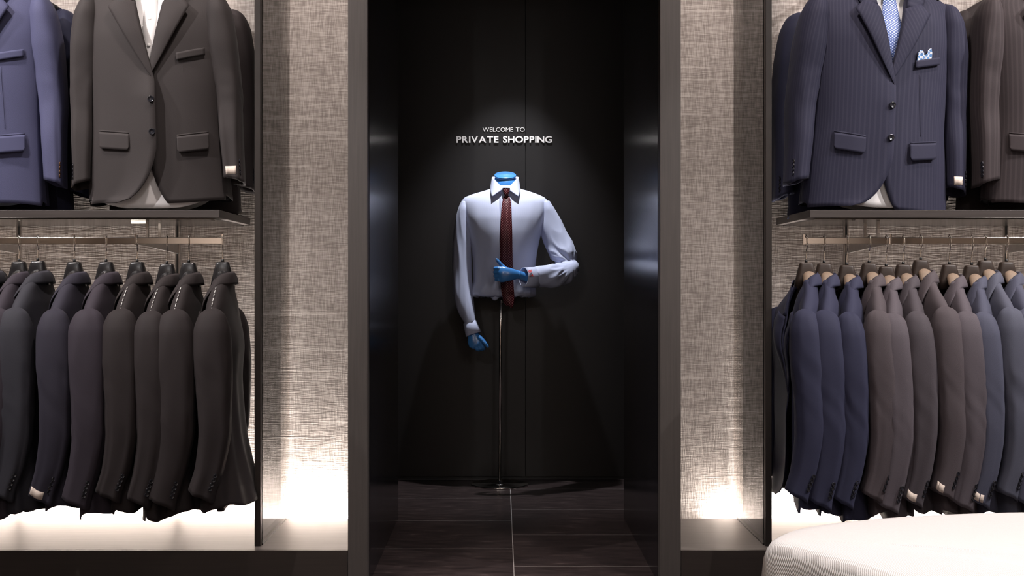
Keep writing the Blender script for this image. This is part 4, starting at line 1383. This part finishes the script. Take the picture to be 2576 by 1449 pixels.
# tie -----------------------------------------------------------------
tie = empty('necktie', torso(0, 770 - 30))
tag(tie, 'burgundy necktie with small white dots on the mannequin', 'tie')
prof = [(476.5, 1263.5, 1283, .012), (480, 1264, 1282.5, .014), (488, 1266.2, 1280.5, .0135), (495, 1269, 1278, .011), (498, 1270.5, 1277, .006)]
V, UV = [], []
n = 24
for py, l, r, dpt in prof:
    for j in range(n):
        a = 2 * math.pi * j / n
        x = ((l + r) / 2 - VX) / S + (r - l) / 2 / S * math.cos(a)
        V.append((x, DM - .078 - (py - 476) * .0006 + dpt * math.sin(a), H + (VY - py) / S)); UV.append((x, -py / S))
Fc = grid_faces(len(prof), n, True); Fc.append(tuple(range(n))); Fc.append(tuple((len(prof) - 1) * n + j for j in range(n - 1, -1, -1)))
mob('knot', V, Fc, M['tie_red'], tie, uvs=UV)
def blade(name, keys, off, wav=0.0):
    kk = pchip([k[0] for k in keys], [[k[1], k[2]] for k in keys])
    V, UV = [], []
    nr = 60; nc = 9
    y0, y1 = keys[0][0], keys[-1][0]
    for j in range(nr):
        py = y0 + (y1 - y0) * j / (nr - 1)
        l, r = kk(py)
        for i in range(nc):
            u = i / (nc - 1); px = l + (r - l) * u
            pc = min(py, 740)
            tl, tr, f_, b_ = rt(pc)
            xx = (px - VX) / S; cc = ((tl + tr) / 2 - VX) / S; ww = (tr - tl) / 2 / S
            yy = DM - f_ * max(1 - abs((xx - cc) / ww) ** 2.2, 0.05) ** .5
            V.append((xx, yy - off - .004 * math.sin(math.pi * u), H + (VY - py) / S)); UV.append((xx - (py - 600) / S * .02, -py / S))
    mob(name, V, grid_faces(nr, nc), M['tie_red'], tie, uvs=UV, sol=0.003, off=0)
blade('tail_blade', [(500, 1270, 1278), (560, 1264, 1283), (650, 1262, 1286), (730, 1263, 1288), (745, 1264, 1284), (762, 1268, 1284), (768, 1275, 1280)], .0065)
blade('front_blade', [(496.5, 1269, 1279), (504, 1265.5, 1283), (530, 1261.5, 1285.5), (580, 1258.8, 1287.5), (640, 1258, 1288.5), (690, 1259, 1290), (730, 1261, 1292), (748, 1265, 1293), (764, 1276, 1292), (773, 1284, 1288)], .0115)

# monogram on the cuff -------------------------------------------------
def text_mesh(body, size, extrude=0.0, offset=0.0, shear=0.0):
    cu = bpy.data.curves.new('t', 'FONT'); cu.body = body; cu.size = size; cu.extrude = extrude; cu.offset = offset
    cu.resolution_u = 6
    o = bpy.data.objects.new('t', cu); COL.objects.link(o)
    dg = bpy.context.evaluated_depsgraph_get()
    me = bpy.data.meshes.new_from_object(o.evaluated_get(dg))
    bpy.data.objects.remove(o, do_unlink=True)
    V = [v.co.copy() for v in me.vertices]; Fc = [tuple(p.vertices) for p in me.polygons]
    return V, Fc


mono = []
for ch, (px, py) in zip('BT', ((1331.5, 685.0), (1334.5, 694.0))):
    V, Fc = text_mesh(ch, 0.021, 0.0006, 0.0007)
    ang_ = math.radians(-68)
    c = sum((v for v in V), Vector()) / len(V)
    dcy = DM - .212 - .0405
    q = P(px, py, DM); base = Vector(((px - VX) / S, 0, H + (VY - py) / S))
    W_ = []
    for v in V:
        d = v - c
        x = d.x * math.cos(ang_) - d.y * math.sin(ang_); z = d.x * math.sin(ang_) + d.y * math.cos(ang_)
        X, Z = base.x + x, base.z + z
        t_ = (1350 - (X * S + VX)) / 33.0                       # along the cuff
        h_ = (Z - (H + (VY - 697.5) / S)) / (24 / S)              # across it
        yc = DM - .188 - .044 * t_ - .0433 * math.sqrt(max(0.05, 1 - h_ * h_)) - .0065
        W_.append(Vector((X, yc - d.z, Z)))
    mono.append((W_, Fc))
MONO = mono

# ------------------------------------------------------------------ wall lettering
wl = empty('wall_lettering', P(1268, 350, DB))
tag(wl, 'bright metal lettering reading welcome to private shopping on the black panel', 'sign')


def letters(text, x0px, x1px, ytop, ybot, bold, depth):
    """each letter its own solid piece, spaced to fill x0..x1 px"""
    h = (ybot - ytop) / F * DB
    items = []; x = 0.0
    for ch in text:
        if ch == ' ':
            x += 0.36; continue
        V, Fc = text_mesh(ch, 1.0, 0.0, 0.0)
        # extruded, emboldened
        V, Fc = text_mesh(ch, 1.0, 0.05, bold)
        xs_ = [v.x for v in V]
        w = max(xs_) - min(xs_)
        items.append((V, Fc, x - min(xs_), w)); x += w + 0.085 - bold * .2
    tot = x - 0.085 + bold * .2
    ys = [v.y for it in items for v in it[0]]
    ymin = 0.0; cap = 0.73
    sx = (x1px - x0px) / F * DB / tot
    for V, Fc, ox, w in items:
        out = []
        for v in V:
            px = (x0px - VX) / F * DB + (v.x + ox) * sx
            z = H + (VY - ybot) / F * DB + (v.y) / cap * h
            y = DB - 0.0005 - depth * (v.z + 0.05) / 0.1
            out.append((px, y, z))
        mob('letter', out, Fc, M['letter'], wl, smooth=False)


letters('WELCOME TO', 1214, 1320, 320.2, 331.3, 0.0, 0.004)
letters('PRIVATE SHOPPING', 1148.5, 1388, 342.5, 359.0, 0.022, 0.007)

for W_, Fc in MONO:
    mob('monogram', W_, Fc, M['monogram'], cuff_l, smooth=False)

# ------------------------------------------------------------------ pouf
out = [(.500, 2.395), (.520, 2.445), (.572, 2.518), (.678, 2.592), (.865, 2.668), (1.114, 2.712), (1.36, 2.69), (1.56, 2.58), (1.67, 2.38), (1.66, 2.12), (1.53, 1.90), (1.30, 1.76), (1.05, 1.725),
       (.84, 1.79), (.725, 1.95), (.648, 2.113), (.590, 2.225), (.545, 2.315), (.512, 2.36)]
pts = []
nO = len(out)
for i in range(nO):
    p0, p1, p2, p3 = [Vector(out[(i + k) % nO]) for k in (-1, 0, 1, 2)]
    for q in range(8):
        t = q / 8
        pts.append(0.5 * ((2 * p1) + (p2 - p0) * t + (2 * p0 - 5 * p1 + 4 * p2 - p3) * t * t + (3 * p1 - p0 - 3 * p2 + p3) * t ** 3))
cen = Vector((1.1, 2.22))
pf = empty('pouf', (cen.x, cen.y, 0)); tag(pf, 'large rounded ivory twill pouf in the right foreground', 'pouf')
ZP = 0.42
V, UV = [], []
arc = [0.0]
for i in range(1, len(pts)): arc.append(arc[-1] + (pts[i] - pts[i - 1]).length)
rowsP = [(-.028, .02, 0), (-.008, .03, .01), (0.004, .10, .08), (.012, .22, .2), (.012, .33, .31), (.006, .385, .365), (0.0, .402, .385), (-.008, .414, .40), (-.02, .420, .415), (-.05, .4225, .445), (-.12, .425, .52), (-.22, .427, .62)]
n = len(pts)
for off_, z, uvv in rowsP:
    for i in range(n):
        d = pts[i] - cen
        p = cen + d * (1 + off_ / d.length)
        V.append((p.x, p.y, z)); UV.append((arc[i], uvv))
r0 = len(V)
for kx in (.35, .1):
    for i in range(n):
        p = cen + (pts[i] - cen) * kx
        V.append((p.x, p.y, .428)); UV.append((arc[i], 1.0))
Fc = grid_faces(len(rowsP) + 2, n, True)
Fc.append(tuple((len(rowsP) + 1) * n + i for i in range(n))); Fc.append(tuple(range(n - 1, -1, -1)))
mob('upholstery', V, Fc, M['pouf'], pf, uvs=UV)
V, Fc = [], []
for off_, z in ((-.06, 0.0), (-.06, .022)):
    for i in range(n):
        d = pts[i] - cen; p = cen + d * (1 + off_ / d.length); V.append((p.x, p.y, z))
Fc = grid_faces(2, n, True); Fc.append(tuple(range(n - 1, -1, -1))); Fc.append(tuple(n + i for i in range(n)))
mob('base', V, Fc, M['wood'], pf)
